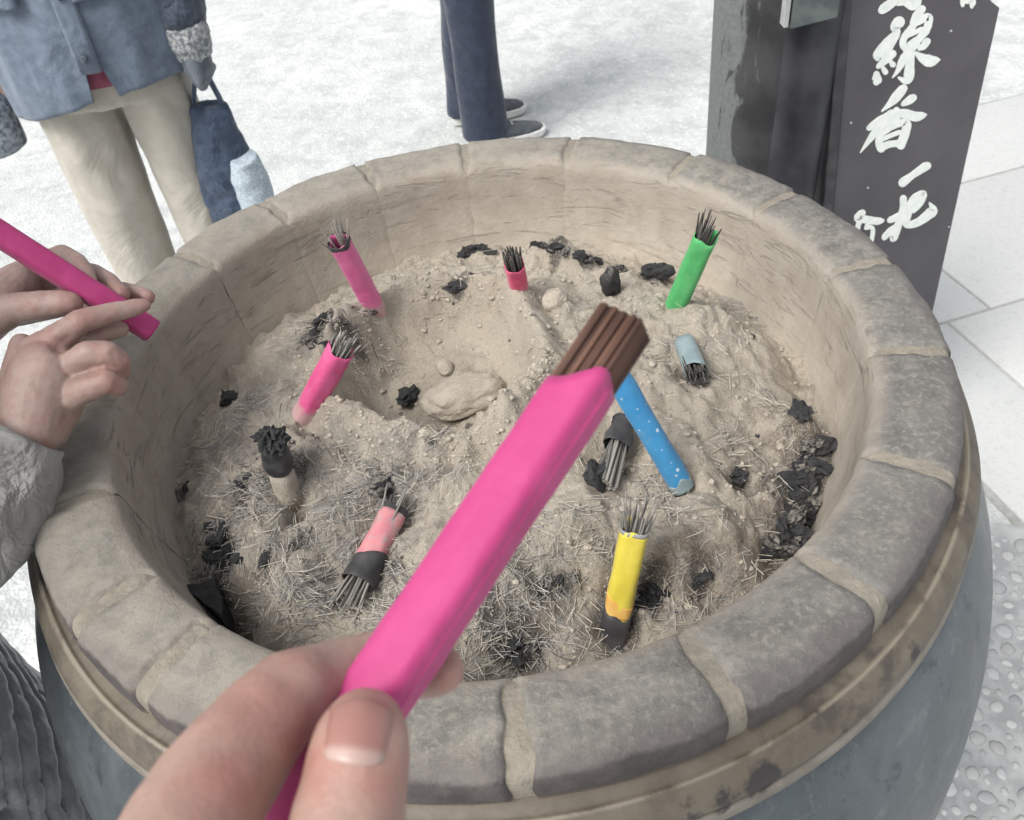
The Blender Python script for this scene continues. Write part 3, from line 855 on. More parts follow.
# ----------------------------------------------------------------------------------------------
# lumps lying on the ash
# ----------------------------------------------------------------------------------------------
def lump_mesh(name, sx, sy, sz, seed, rough=.3, facet=True, sub=3):
    bm = bmesh.new(); bmesh.ops.create_icosphere(bm, subdivisions=sub, radius=1)
    for v_ in bm.verts:
        p = v_.co.copy()
        k = 1 + rough * noise.noise(p * 1.3 + Vector((seed, 0, 0))) + rough * .6 * noise.noise(p * 3.1 + Vector((0, seed, 0))) + rough * .3 * noise.noise(p * 7 + Vector((0, 0, seed))) + (0 if facet else .012 * noise.noise(p * 11) + .008 * noise.noise(p * 36))
        if facet:
            c = noise.cell(p * 1.6 + Vector((seed, seed, 0))); k *= .88 + .2 * c
        v_.co = Vector((p.x * sx, p.y * sy, p.z * sz)) * k
    return bm
def lump(name, px, py, size, label, cat, group=None, mat=M_coal, seed=None, rough=.38, facet=True, yaw=None, sink=.25):
    seed = seed if seed is not None else px * .37 + py * .11
    sx, sy, sz = size
    o = from_bm(name, lump_mesh(name, sx, sy, sz, seed, rough, facet, 3 if facet else 5), mat, None, smooth=not facet)
    p = on_ash(px, py); rr = math.hypot(p.x, p.y)
    lim_ = .283 - .022 * random.random()
    if rr > .282: p.x *= lim_ / rr; p.y *= lim_ / rr          # keep clear of the sloping wall
    o.location = (p.x, p.y, ash_h(p.x, p.y) + sz * (1 - 2 * sink))
    o.rotation_euler = (random.uniform(-.2, .2), random.uniform(-.2, .2), yaw if yaw is not None else random.random() * 6.28)
    return tag(o, label, cat, group)

# single, nameable ones
lump('stone_like_lump', 466, 399, (.041, .024, .017), 'large flat ash-covered stone lying in the scooped hollow', 'stone', mat=M_clod, facet=False, rough=.15, yaw=.35, sink=.36)
lump('ash_pellet', 446, 372, (.010, .008, .0075), 'small round ash pebble on the slope of the scooped hollow', 'ash clod', mat=M_clod, facet=False, rough=.1, sink=.15)
lump('ash_pellet', 555, 306, (.014, .012, .012), 'round pale ash clod between the brown stick tips and the short raspberry bundle', 'ash clod', mat=M_clod, facet=False, rough=.12)
lump('charcoal_piece', 408, 401, (.012, .010, .009), 'ragged black charcoal lump inside the scooped hollow', 'charcoal', rough=.6, sink=.2)
lump('charcoal_flake', 459, 286, (.016, .009, .004), 'thin flat charcoal flake lying on ash behind the scooped hollow', 'charcoal', yaw=.1)
lump('charcoal_piece', 230, 401, (.010, .008, .008), 'lone little charcoal crumb on grey ash above the bulb-shaped charred stub', 'charcoal', rough=.6)
lump('charcoal_piece', 739, 478, (.009, .008, .007), 'lone charcoal crumb sunk in a pit beside the blue dotted bundle', 'charcoal', rough=.6)
lump('charcoal_piece', 655, 275, (.018, .010, .009), 'black charcoal lump at the wall behind the green bundle', 'charcoal', yaw=.3)
lump('charcoal_piece', 382, 490, (.013, .011, .009), 'grey dusted charcoal lump just above the salmon pink bundle', 'charcoal', mat=M_coal_grey)
def cluster(spots, label, group, mats=(M_coal,)):
    for i, (px, py, s) in enumerate(spots):
        lump('charcoal_piece', px, py, (s * random.uniform(.75, 1.15), s * random.uniform(.4, .7), s * random.uniform(.35, .6)), label, 'charcoal', group, mats[i % len(mats)], seed=i * 3.3 + px, rough=.55, sink=.38)
cluster([(825, 452, .018), (818, 468, .016), (826, 474, .014), (806, 480, .017), (820, 489, .020), (810, 500, .017), (796, 498, .013), (803, 515, .018), (793, 524, .016), (780, 532, .015), (793, 538, .016),
         (778, 546, .016), (766, 552, .012), (832, 438, .015), (812, 448, .012), (800, 466, .011), (786, 512, .010), (772, 538, .010), (790, 486, .010)],
        'black charcoal lump in the heap against the inner wall beside the slate-grey rim blocks', 'charcoal heaped against the wall', (M_coal, M_coal, M_coal_grey))
cluster([(470, 252, .012), (482, 247, .012), (490, 254, .009), (464, 257, .009)], 'black charcoal lump in the small pile behind the scooped hollow, beside the raspberry bundle', 'charcoal pile behind the hollow')
cluster([(537, 246, .009), (547, 248, .008), (556, 247, .009), (566, 252, .007), (578, 256, .011), (588, 260, .010), (597, 262, .008), (620, 268, .008)],
        'small charcoal crumb in the row along the far inner wall', 'charcoal along the far wall', (M_coal, M_coal_grey))
cluster([(322, 322, .012), (332, 316, .009), (316, 335, .010), (312, 345, .010), (326, 345, .008), (372, 312, .007)],
        'charcoal lump in the grey patch between the two pink bundles by the wall', 'charcoal between the pink bundles', (M_coal, M_coal_grey))
cluster([(212, 528, .010), (220, 540, .014), (215, 556, .013), (228, 550, .010), (224, 566, .009), (238, 560, .007)],
        'black charcoal lump in the pile beside the black wedge at the wall', 'charcoal beside the black wedge')
cluster([(512, 644, .009), (522, 652, .010), (530, 646, .008), (516, 658, .009), (505, 652, .007)],
        'charcoal crumb in the pile near the rim below the long bundle', 'charcoal near the close rim')
cluster([(560, 580, .006), (574, 576, .006), (540, 592, .007), (548, 588, .006)], 'tiny charcoal crumb among loose ash threads beside the long bundle', 'tiny charcoal crumbs', (M_coal, M_coal_grey))
cluster([(652, 588, .008), (645, 598, .010), (656, 600, .008), (640, 606, .009), (664, 594, .006)], 'charcoal lump beside the scorched foot of the yellow bundle', 'charcoal beside the yellow bundle')
cluster([(700, 578, .008), (708, 574, .006), (694, 584, .006)], 'charcoal crumb in the dark pit between yellow bundle and near rim blocks', 'charcoal in the near pit')
cluster([(178, 490, .007), (240, 486, .007), (170, 498, .006), (248, 478, .006), (265, 560, .007)], 'scattered charcoal crumb on grey thread-covered ash by the wall', 'scattered charcoal crumbs')

# black wedge at the wall
def wedge():
    bm = bmesh.new()
    a = at_z(184, 586, .915); b = at_z(216, 577, .915); c = at_z(220, 616, .915)
    top = [bm.verts.new(p) for p in (a, b, c)]; bot = [bm.verts.new(p + Vector((0.002, .004, -.035))) for p in (a, b, c)]
    bm.faces.new(top); bm.faces.new(list(reversed(bot)))
    for i in range(3): bm.faces.new((top[i], bot[i], bot[(i + 1) % 3], top[(i + 1) % 3]))
    bmesh.ops.subdivide_edges(bm, edges=list(bm.edges), cuts=4, use_grid_fill=True)
    for v_ in bm.verts: v_.co += noise.noise_vector(v_.co * 60) * .0045
    tag(from_bm('charcoal_slab', bm, M_coal, smooth=False), 'large black wedge of charcoal jammed against the inner wall', 'charcoal')
wedge()

# ----------------------------------------------------------------------------------------------
# incense bundles
# ----------------------------------------------------------------------------------------------
def paper_tube(rad, z0, z1, sq=.35, n=28, seed=0.0, top=None, crump=.0006, flare=0.0, th=.0005, rows=22, seam=None):
    """open paper sleeve, rounded-square section, top(theta) = extra height of the torn edge"""
    vs_, fs = [], []
    def pt(t, z, inset):
        c, s = math.cos(t), math.sin(t)
        k = 1 / (abs(c) ** (2 + 4 * sq) + abs(s) ** (2 + 4 * sq)) ** (1 / (2 + 4 * sq))
        r = rad * k * 1.0 - inset + crump * noise.noise(Vector((c * 1.4, s * 1.4, z * 50 + seed))) + crump * .5 * noise.noise(Vector((c * 3, s * 3, z * 140 + seed)))
        if seam is not None and inset == 0:
            d = (t - seam) % (2 * math.pi); r += .00045 * max(0.0, 1 - d / .9) if d < .9 else 0.0
        r *= 1 + flare * (z - z0) / (z1 - z0)
        return (r * c, r * s, z)
    for layer, inset in ((0, 0.0), (1, th)):
        for j in range(rows + 1):
            for i in range(n):
                t = 2 * math.pi * i / n
                zz = z0 + (z1 + (top(t) if top else 0) - z0) * j / rows
                vs_.append(pt(t, zz, inset))
    m = (rows + 1) * n
    for j in range(rows):
        for i in range(n):
            a, b = j * n + i, j * n + (i + 1) % n
            fs.append((a, b, b + n, a + n)); fs.append((m + a, m + a + n, m + b + n, m + b))
    for i in range(n):
        a, b = rows * n + i, rows * n + (i + 1) % n
        fs.append((a, b, m + b, m + a))
        a, b = i, (i + 1) % n
        fs.append((b, a, m + a, m + b))
    return vs_, fs

def sticks(parent, rad, z0, z1, mat, pr=.0011, splay=0.0, jit=.004, square=True, seed=1, maxn=60, n=7):
    R_ = random.Random(seed); pts = []
    step = pr * 2.04; k = int(rad / step) + 1
    for j in range(-k, k + 1):
        for i in range(-k, k + 1):
            x = (i + (.5 if j % 2 else 0)) * step; y = j * step * .88
            lim = max(abs(x), abs(y)) if square else math.hypot(x, y)
            if lim < rad - pr * (1.0 if square else .5) and math.hypot(x, y) < rad * 1.16: pts.append((x, y))
    R_.shuffle(pts)
    for x, y in pts[:maxn]:
        bm = bmesh.new(); top = z1 + R_.uniform(-jit, jit); ax = splay * R_.uniform(.4, 1.5); h = top - z0
        off = Vector((x / rad * ax + R_.gauss(0, splay * .3), y / rad * ax + R_.gauss(0, splay * .3), 0))
        P_ = [Vector((x, y, z0 + h * s)) + off * (h * s ** 1.6) for s in (0, .35, .7, 1.0)]
        add_tube(bm, P_, [pr, pr, pr * .97, pr * (.9 if splay == 0 else .6)], n=n)
        from_bm('incense_stick', bm, mat, parent)

def tip_at(base, px, py, L, near=True):
    """point on the sight line through (px,py) at distance L from base"""
    d = ray(px, py).normalized(); oc = CAM - base
    b = d.dot(oc); c = oc.dot(oc) - L * L; q = b * b - c
    if q < 0: return CAM + d * (-b)
    return CAM + d * (-b - math.sqrt(q) if near else -b + math.sqrt(q))

def bundle_root(base, tip, label, sink=.03, roll=0.4, group='incense bundles in the ash'):
    ax = (tip - base).normalized()
    q = ax.to_track_quat('Z', 'Y') @ Quaternion((0, 0, 1), roll)
    return tag(empty('incense_bundle', base, q), label, 'incense bundle', group), (tip - base).length

def std_bundle(bpx, tpx, L, rad, paper, label, tip_len, near=True, stick_mat=None, splay=.35, band=True, sink=.03, pr=.0010, maxn=22, seed=1, jit=.004, roll=.4, lift=0.0, bandh=.005):
    base = on_ash(*bpx) + Vector((0, 0, lift)); tip = tip_at(base, *tpx, L, near)
    r, ln = bundle_root(base, tip, label, roll=roll)
    v_, f_ = paper_tube(rad, -sink, ln, seed=seed * 3.1, top=lambda t: .0014 * math.sin(t * 2 + seed) + .0008 * math.sin(5 * t))
    from_py('paper_wrapper', v_, f_, paper, r)
    if band:
        v_, f_ = paper_tube(rad * 1.03, ln - bandh, ln + .0015, seed=seed * 3.1, top=lambda t: .0018 * math.sin(t * 3 + seed), rows=4)
        from_py('charred_band', v_, f_, CHARP, r)
    sticks(r, rad * .93, ln - .02, ln + tip_len, stick_mat or M_burnt, pr, splay, jit, False, seed, maxn)
    return r, ln

# 1 pink, far left, frayed grey tips
std_bundle((371, 301), (339, 241), .085, .0092, PINKL, 'pink bundle with splayed grey burnt stick tips leaning by the far wall', .013, splay=.22, seed=3, pr=.0007, maxn=18, stick_mat=M_ashstick, bandh=.004)
# 2 pink, mid left
std_bundle((311, 404), (341, 349), .070, .0100, PINKD, 'short pink bundle with ashen tips half buried in grey ash', .013, splay=.10, seed=5, pr=.0010, maxn=30, stick_mat=M_ashstick, band=False, jit=.003)
# 3 raspberry, far middle, black-and-white stick ends
std_bundle((518, 284), (514, 264), .034, .0090, RED, 'stubby raspberry bundle with black patterned stick ends poking from a mound', .018, splay=.05, seed=7, pr=.0013, maxn=24, band=False, jit=.0015)
# 4 green
std_bundle((676, 305), (706, 236), .090, .0102, GREEN, 'green bundle standing by the far wall with black frayed tips', .019, splay=.14, seed=9, pr=.0008, maxn=22, band=False, jit=.004)
# 7 yellow
r7, l7 = std_bundle((616, 622), (635, 527), .082, .0098, YELLOW, 'yellow bundle with grey stick tips and a scorched black foot', .018, splay=.18, seed=11, pr=.0008, maxn=24, stick_mat=M_ashstick, band=False, lift=.004, bandh=.003)
v_, f_ = paper_tube(.0106, -.03, .012, seed=33, top=lambda t: .004 * math.sin(t * 2 + 1) + .002 * math.sin(5 * t), rows=8); from_py('charred_foot', v_, f_, CHARP, r7)
v_, f_ = paper_tube(.0101, .008, .024, seed=33, top=lambda t: .006 * math.sin(t + 2), rows=6); from_py('scorched_paper', v_, f_, ORANGE, r7)
v_, f_ = paper_tube(.0101, l7 - .002, l7 + .0012, seed=33, rows=3); from_py('charred_band', v_, f_, GREYP, r7)

# 6 blue dotted one, leaning: upper end passes behind the held bundle
b6 = on_ash(679, 490) + Vector((0, 0, .010)); t6 = tip_at(b6, 603, 352, .135)
r6, l6 = bundle_root(b6, t6, 'blue bundle with white dots slanting up out of the ash')
v_, f_ = paper_tube(.0092, -.004, l6, seed=14, sq=.1, rows=34); from_py('paper_wrapper', v_, f_, BLUE, r6)
v_, f_ = paper_tube(.0094, -.0055, .004, seed=14, sq=.1, top=lambda t: .003 * math.sin(2 * t + 1) + .002 * math.sin(5 * t), rows=6); from_py('ashen_end', v_, f_, PALEBLUE, r6)
sticks(r6, .0085, -.006, .01, M_ashstick, .0011, 0, .001, False, 6, 30)
sticks(r6, .0085, l6 - .01, l6 + .02, M_burnt, .0011, .1, .003, False, 8, 30)

# 5 pale blue-grey stub lying with its burnt end towards the near side
b5 = on_ash(686, 354) + Vector((0, 0, .008)); t5 = on_ash(697, 388) + Vector((0, 0, .013)) 
r5, l5 = bundle_root(b5, t5, 'faded grey-blue stub lying with its black speckled stick ends showing')
v_, f_ = paper_tube(.0098, -.006, l5 - .008, seed=21, sq=.1, top=lambda t: .003 * math.sin(2 * t), rows=10, crump=.001); from_py('paper_wrapper', v_, f_, PALEBLUE, r5)
sticks(r5, .0092, -.004, l5, M_burnt, .0010, .05, .002, False, 12, 40)

# 8 salmon one, charred in the middle, lying
b8 = on_ash(368, 578) + Vector((0, 0, .012)); t8 = on_ash(397, 523) + Vector((0, 0, .014))
r8, l8 = bundle_root(b8, t8, 'salmon pink bundle burnt black at its foot with loose ashen sticks at both ends')
v_, f_ = paper_tube(.0105, 0, l8, seed=25, sq=.1, top=lambda t: .003 * math.sin(2 * t + 2), rows=14, crump=.0014); from_py('paper_wrapper', v_, f_, SALMON, r8)
v_, f_ = paper_tube(.0120, -.012, .006, seed=26, sq=.1, top=lambda t: .008 * max(0, math.sin(t - 1)), rows=8, crump=.0016); from_py('charred_band', v_, f_, CHARP, r8)
v_, f_ = paper_tube(.0108, l8 - .003, l8 + .002, seed=25, sq=.1, rows=4, crump=.001); from_py('charred_edge', v_, f_, CHARP, r8)
sticks(r8, .0095, l8 - .02, l8 + .014, M_ashstick, .0009, .28, .004, False, 31, 22)
sub = empty('burnt_foot'); sub.parent = r8; sub.rotation_mode = 'QUATERNION'; sub.rotation_quaternion = Quaternion((1, 0, 0), math.pi)
sticks(sub, .0095, -.004, .034, M_ashstick, .0010, .12, .005, False, 33, 18)

# 9 charred stub, right of the held bundle
b9 = on_ash(605, 492) + Vector((0, 0, .008)); t9 = on_ash(623, 434) + Vector((0, 0, .012))
r9, l9 = bundle_root(b9, t9, 'blackened stub of loose grey sticks lying beside the blue dotted bundle')
sticks(r9, .0095, 0, l9 * .75, M_ashstick, .0012, -.1, .004, False, 41, 20)
v_, f_ = paper_tube(.0105, l9 * .62, l9 + .004, seed=41, sq=0, top=lambda t: .003 * math.sin(3 * t), rows=10, crump=.003, flare=-.25); from_py('charred_wrapper', v_, f_, CHARP, r9)
bm = lump_mesh('x', .0088, .0088, .008, 4.4, .3, False); bmesh.ops.translate(bm, verts=bm.verts, vec=(0, 0, l9)); from_bm('charred_head', bm, M_burnt_stub, r9)
bm = lump_mesh('x', .010, .008, .014, 9.4, .5, True); bmesh.ops.translate(bm, verts=bm.verts, vec=(.009, .001, .006)); from_bm('charcoal_crust', bm, M_coal, r9, smooth=False)

# 10 bulb-shaped charred stub
b10 = on_ash(287, 489); t10 = tip_at(b10, 273, 446, .052)
r10, l10 = bundle_root(b10, t10, 'bulb-shaped glossy black stub on an ash-grey foot')
bm = bmesh.new(); add_tube(bm, [Vector((0, 0, z)) for z in (-.02, 0, .015, .028)], [.0105, .0105, .010, .0095], n=20)
for q in bm.verts: q.co += noise.noise_vector(q.co * 120) * .001
from_bm('ashen_foot', bm, M_clod, r10)
bm = bmesh.new(); add_tube(bm, [Vector((0, 0, z)) for z in (.022, .028, .036, .046, .054, .058)], [.0085, .0108, .0122, .0112, .009, .006], n=20)
for q in bm.verts: q.co += noise.noise_vector(q.co * 90) * .0014
from_bm('charred_bulb', bm, M_burnt_stub, r10)
for i in range(5):
    a = i * 1.4; bm = lump_mesh('x', .0085, .0060, .0060, i * 2.1, .8, True, 3)
    bmesh.ops.translate(bm, verts=bm.verts, vec=(math.cos(a) * .007, math.sin(a) * .007, .056 + .005 * random.random()))
    from_bm('charcoal_crust', bm, M_coal, r10, smooth=False)

# dark grey stub behind the brown stick tips
b11 = on_ash(611, 291); t11 = tip_at(b11, 611, 268, .036)
r11, l11 = bundle_root(b11, t11, 'ash-dusted black stub just behind the brown stick tips')
bm = lump_mesh('x', .010, .010, .020, 3.3, .25, False); bmesh.ops.translate(bm, verts=bm.verts, vec=(0, 0, .014)); from_bm('charred_stub', bm, M_coal_grey, r11)

# ----------------------------------------------------------------------------------------------
# the bundle held up close
# ----------------------------------------------------------------------------------------------
A0 = at_d(292, 822, .2135); A1 = at_d(626, 321, .243)
hd = (A1 - A0).normalized()
RB = .0083
q = hd.to_track_quat('Z', 'Y')
held = tag(empty('incense_bundle', A0, q), 'long fresh hot pink bundle with brown unburnt tips in the close hand', 'incense bundle')
# turn it so that one flat face looks up-left and one to the right
inv = q.inverted()
toc = inv @ (CAM - (A0 + A1) / 2).normalized(); phi = math.atan2(toc.y, toc.x)
held.rotation_quaternion = q @ Quaternion((0, 0, 1), phi + math.radians(-28))
LH = (A1 - A0).length
TOPZ = LH - .0195
def torn(t):
    # edge runs level, peaks at the corner nearest the lens, then drops down the other face
    d = (t - math.radians(45) + math.pi) % (2 * math.pi) - math.pi
    rag = .0005 * noise.noise(Vector((math.cos(t) * 9, math.sin(t) * 9, 2))) + .0003 * noise.noise(Vector((math.cos(t) * 24, math.sin(t) * 24, 5)))
    return rag + .0022 * math.exp(-(d / .5) ** 2) - (.007 if d < 0 else .0015) * (1 - math.exp(-(d / .9) ** 2))
v_, f_ = paper_tube(RB, -.10, TOPZ, sq=.42, n=96, seed=2.2, top=torn, crump=.00034, seam=math.radians(75), rows=70)
from_py('paper_wrapper', v_, f_, PINK, held)
sticks(held, RB - .0009, TOPZ - .035, LH, M_stick, .00086, 0, .0004, True, 17, 90, n=8)

# ----------------------------------------------------------------------------------------------
# the near hand (left fist, thumb towards the lens)
# ----------------------------------------------------------------------------------------------
def pc(x, y, d): return at_d(x, y, d)
def rpx(r, d): return r * d / FPX
bm = bmesh.new()
def chn(bm, pts): chain_blob(bm, [(pc(x, y, d), rpx(r, d)) for x, y, d, r in pts])
# index finger: knuckle low left, middle joint, then away behind the bundle, tip shows on its right
chn(bm, [(140, 905, .165, 66), (205, 800, .186, 63), (262, 722, .205, 50), (292, 690, .214, 42), (312, 683, .220, 37), (352, 668, .231, 33), (388, 662, .237, 32), (428, 668, .236, 30), (441, 670, .234, 24)])
# thumb
chn(bm, [(322, 990, .150, 74), (338, 905, .176, 66), (345, 840, .186, 60), (353, 795, .191, 55), (358, 765, .194, 52), (361, 745, .1965, 50), (364, 730, .1995, 42)])
# palm and the web between thumb and index (below the picture edge)
W = [CAM + cam_dir(*p) for p in ((-.052, .135, .150), (-.030, .165, .150), (-.010, .150, .135), (-.040, .185, .125), (-.015, .225, .105))]
chain_blob(bm, [(W[0], .017), (W[1], .020), (W[3], .022), (W[4], .024)])
chain_blob(bm, [(W[2], .016), (W[3], .021)])
chain_blob(bm, [(pc(140, 905, .165), .0125), (W[1], .019), (W[2], .017), (pc(322, 990, .150), .0125)])
# the three lower fingers, curled round the lower end of the bundle, under the picture edge
AX = (A0 - A1).normalized()
for k in (1, 2, 3):
    c = A0 + AX * (.018 + .019 * k); kn = W[0] + (W[3] - W[0]) * (.3 * k) + RV * (-.012) + UV * (.004 * (2 - k))
    s1 = c - RV * .026 + _F * .006; s2 = c - RV * .004 + _F * .022; s3 = c + RV * .017 + _F * .010; s4 = c + RV * .018 - _F * .006
    rr = .0098 - .0007 * k
    chain_blob(bm, [(kn, .0125), (s1, rr + .001), (s2, rr), (s3, rr * .92), (s4, rr * .8)])
# wrist and forearm
chain_blob(bm, [(W[3], .024), (W[4], .027), (CAM + cam_dir(.005, .29, .07), .027), (CAM + cam_dir(.03, .40, .02), .036), (CAM + cam_dir(.05, .50, -.02), .041)])
TH_AX = (pc(364, 725, .1995) - pc(350, 810, .190)).normalized()
KNUC = pc(285, 694, .206)
hand = fuse('person', bm, .0011, 14, SKIN, None, smooth_f=.5,
            disp=lambda c, n: .0004 * noise.noise(c * 130) - .0012 * math.exp(-((c - KNUC).length / .004) ** 2))
fl = hand.data.attributes.new('flush', 'FLOAT', 'POINT')
spots = [(pc(262, 700, .195), .016), (pc(364, 700, .195), .012), (pc(320, 760, .185), .010), (pc(230, 790, .175), .012), (pc(441, 670, .232), .008), (pc(390, 780, .188), .009)]
fl.data.foreach_set('value', [max(math.exp(-((v_.co - p).length / r_) ** 2) for p, r_ in spots) for v_ in hand.data.vertices])
tag(hand, 'close bare left hand pinching a long pink bundle between thumb and forefinger', 'person')
# thumbnail: a curved plate bedded in the thumb tip
def thumbnail():
    c = pc(360, 735, .1955); nrm = (CAM - c).normalized(); nrm = (nrm - TH_AX * nrm.dot(TH_AX)).normalized()
    nrm = (Quaternion(TH_AX, math.radians(-4)) @ nrm); lat = TH_AX.cross(nrm).normalized()
    e = empty('fingernail'); rr = .0116
    M = Matrix((lat, TH_AX, nrm)).transposed().to_4x4(); M.translation = c
    from mathutils.bvhtree import BVHTree
    bv = BVHTree.FromPolygons([v_.co for v_ in hand.data.vertices], [p.vertices for p in hand.data.polygons])
    vs_, fs = [], []; nu, nv = 22, 22; hw, L0, L1 = .0073, -.0068, .0052
    grid = {}
    for lay in (0, 1):
        for j in range(nv + 1):
            for i in range(nu + 1):
                u = i / nu * 2 - 1; t = j / nv
                y = L0 + (L1 - L0) * t
                w_ = hw * (1 - .10 * (1 - t) ** 2)
                y += -.0016 * (1 - u * u) * (1 - t) * 1.0 + (.0022 * (1 - u * u) - .0011) * t
                if abs(u) > .9 and (j == 0): y += .0012
                p = M @ Vector((u * w_, y, .03)); h = bv.ray_cast(p, -nrm)
                s = h[0] if h[0] is not None else M @ Vector((u * w_, y, 0))
                loc = M.inverted() @ s
                if loc.z < .003: loc = Vector((u * w_, y, .0045))
                bulge = .00075 + .0006 * (1 - u * u) + .0004 * t
                if lay: bulge = -.0006
                if abs(u) > .9: bulge = min(bulge, .0004)
                if abs(u) > .99 or j in (0,): bulge = min(bulge, -.0002)
                grid[lay, j, i] = len(vs_); vs_.append((loc.x, loc.y, loc.z + bulge))
    for lay in (0, 1):
        for j in range(nv):
            for i in range(nu):
                a = [grid[lay, j, i], grid[lay, j, i + 1], grid[lay, j + 1, i + 1], grid[lay, j + 1, i]]
                fs.append(a if lay == 0 else a[::-1])
    for i in range(nu):
        fs.append((grid[0, nv, i], grid[0, nv, i + 1], grid[1, nv, i + 1], grid[1, nv, i])); fs.append((grid[0, 0, i + 1], grid[0, 0, i], grid[1, 0, i], grid[1, 0, i + 1]))
    for j in range(nv):
        fs.append((grid[0, j, 0], grid[0, j + 1, 0], grid[1, j + 1, 0], grid[1, j, 0])); fs.append((grid[0, j + 1, nu], grid[0, j, nu], grid[1, j, nu], grid[1, j + 1, nu]))
    bpy.data.objects.remove(e)
    o = from_py('fingernail', vs_, fs, M_nail, hand); o.matrix_local = M
thumbnail()
# sleeve end of the near arm, well below the picture
bm = bmesh.new(); pA, pB = CAM + cam_dir(.012, .32, .055), CAM + cam_dir(.06, .54, -.03)
add_tube(bm, [pA, pA.lerp(pB, .1), pA.lerp(pB, .5), pB], [.040, .043, .047, .052], n=28, cap=True)
from_bm('sleeve', bm, JACKETD, hand)

# ----------------------------------------------------------------------------------------------
# the person at the left: two hands on a pink bundle, grey sleeve, quilted coat
# ----------------------------------------------------------------------------------------------
B0 = at_d(-70, 190, .620); B1 = at_d(152, 331, .700)
rb = .0092
q = (B1 - B0).to_track_quat('Z', 'Y')
bun2 = tag(empty('incense_bundle', B0, q @ Quaternion((0, 0, 1), .5)), 'hot pink bundle held slantwise over the burner rim by two hands', 'incense bundle')
L2 = (B1 - B0).length
v_, f_ = paper_tube(rb, 0, L2, sq=.45, n=40, seed=8, crump=.0005, rows=40, top=lambda t: .0008 * math.sin(t)); from_py('paper_wrapper', v_, f_, PINK, bun2)
sticks(bun2, rb * .9, L2 - .05, L2 - .0012, M_stick, .0012, 0, .0002, True, 19, 44)
sticks(bun2, rb * .9, -.022, .03, M_stick, .0012, 0, .0004, True, 23, 44)

bm = bmesh.new()
# near (right) hand: back of hand, long index laid along the bundle, three fingers curled below
chn(bm, [(30, 432, .640, 30), (38, 395, .642, 34), (45, 372, .645, 32)])
chn(bm, [(40, 425, .646, 29), (58, 400, .654, 25)])
chn(bm, [(22, 345, .655, 12), (20, 375, .648, 18), (20, 410, .645, 22)])
chn(bm, [(36, 352, .650, 17), (60, 336, .648, 14), (82, 321, .652, 12.5), (112, 313, .664, 10.5), (136, 307, .674, 8.6), (144, 305, .677, 6.5)])      # index
chn(bm, [(50, 365, .655, 14), (80, 345, .664, 11), (104, 333, .674, 9.5), (121, 329, .682, 8)])                                                        # middle, along below the index
chn(bm, [(56, 372, .646, 15), (88, 354, .638, 13.5), (108, 353, .640, 12.5), (119, 361, .646, 10.5), (123, 372, .655, 8.5)])                                # ring, curled
chn(bm, [(58, 404, .648, 15), (84, 389, .638, 14.5), (106, 381, .639, 13), (118, 386, .646, 10)])                                                  # little/thumb side lobe
# far (left) hand: thumb lies below the bundle, fingers come over it from behind
chn(bm, [(-62, 345, .655, 30), (-30, 322, .668, 30), (0, 303, .684, 27), (18, 285, .695, 22)])
chn(bm, [(-15, 322, .672, 20), (15, 309, .668, 16), (42, 305, .664, 14.5), (62, 303, .664, 13), (71, 303, .665, 11.5)])                               # thumb
chn(bm, [(8, 290, .700, 22), (40, 268, .706, 15), (62, 256, .700, 11.5), (76, 263, .690, 11), (86, 277, .680, 9.8), (90, 286, .676, 8)])                # index over the bundle
chn(bm, [(15, 290, .712, 20), (60, 275, .715, 13), (92, 274, .708, 11), (108, 282, .700, 10), (121, 294, .690, 9)])                                      # middle
chn(bm, [(20, 300, .716, 18), (80, 290, .722, 11), (125, 291, .716, 9), (147, 297, .708, 8)])                                                              # ring
chn(bm, [(15, 310, .716, 17), (70, 305, .724, 10), (110, 305, .722, 8), (125, 308, .716, 7)])                                                              # little
# forearms up to the shoulders (inside the sleeves) and the trunk under the coat
BODY = Vector((-.66, -.22, 0)); E1 = at_d(-90, 585, .610); SH1 = BODY + Vector((.01, -.19, 1.25)); SH2 = BODY + Vector((.01, .19, 1.25))
chain_blob(bm, [(at_d(30, 425, .640), .021), (at_d(-5, 470, .632), .024), (at_d(-25, 500, .628), .025)])
chain_blob(bm, [(at_d(-30, 325, .668), .022), (at_d(-75, 350, .660), .024), (at_d(-95, 360, .657), .025)])
# knuckle folds, the gap lines between bent fingers, tendons
folds = [(at_d(x, y, d), r_, k_) for x, y, d, r_, k_ in (
    (80, 311, .640, .0016, -.0009), (84, 313, .640, .0016, -.0009), (77, 318, .638, .0014, -.0007), (88, 318, .640, .0014, -.0007), (82, 322, .637, .0014, -.0008),
    (44, 296, .652, .0015, -.0008), (49, 298, .650, .0015, -.0009), (46, 305, .648, .0014, -.0007), (54, 300, .650, .0014, -.0007), (115, 354, .632, .0016, -.0008),
    (78, 373, .630, .0016, -.0012), (86, 370, .630, .0016, -.0014), (94, 368, .630, .0016, -.0014),
    (30, 355, .634, .003, -.0010), (34, 364, .632, .003, -.0010), (38, 374, .630, .003, -.0008), (25, 372, .632, .003, .0010), (46, 362, .632, .004, .0010), (55, 350, .636, .0025, -.0012), (62, 345, .638, .0025, -.0012), (70, 342, .640, .0022, -.0010))]
def fold_disp(c, n):
    s = .0004 * noise.noise(c * 90) + .0003 * noise.noise(c * 220)
    for p, r_, k_ in folds:
        d2 = (c - p).length_squared
        if d2 < (r_ * 6) ** 2: s += 1.9 * k_ * math.exp(-max(0.0, d2 ** .5 - .010 if False else d2 ** .5) ** 2 / (2.2 * r_) ** 2)
    return s
hands = fuse('hands', bm, .0013, 6, SKIN2, None, disp=fold_disp)
bm = bmesh.new()
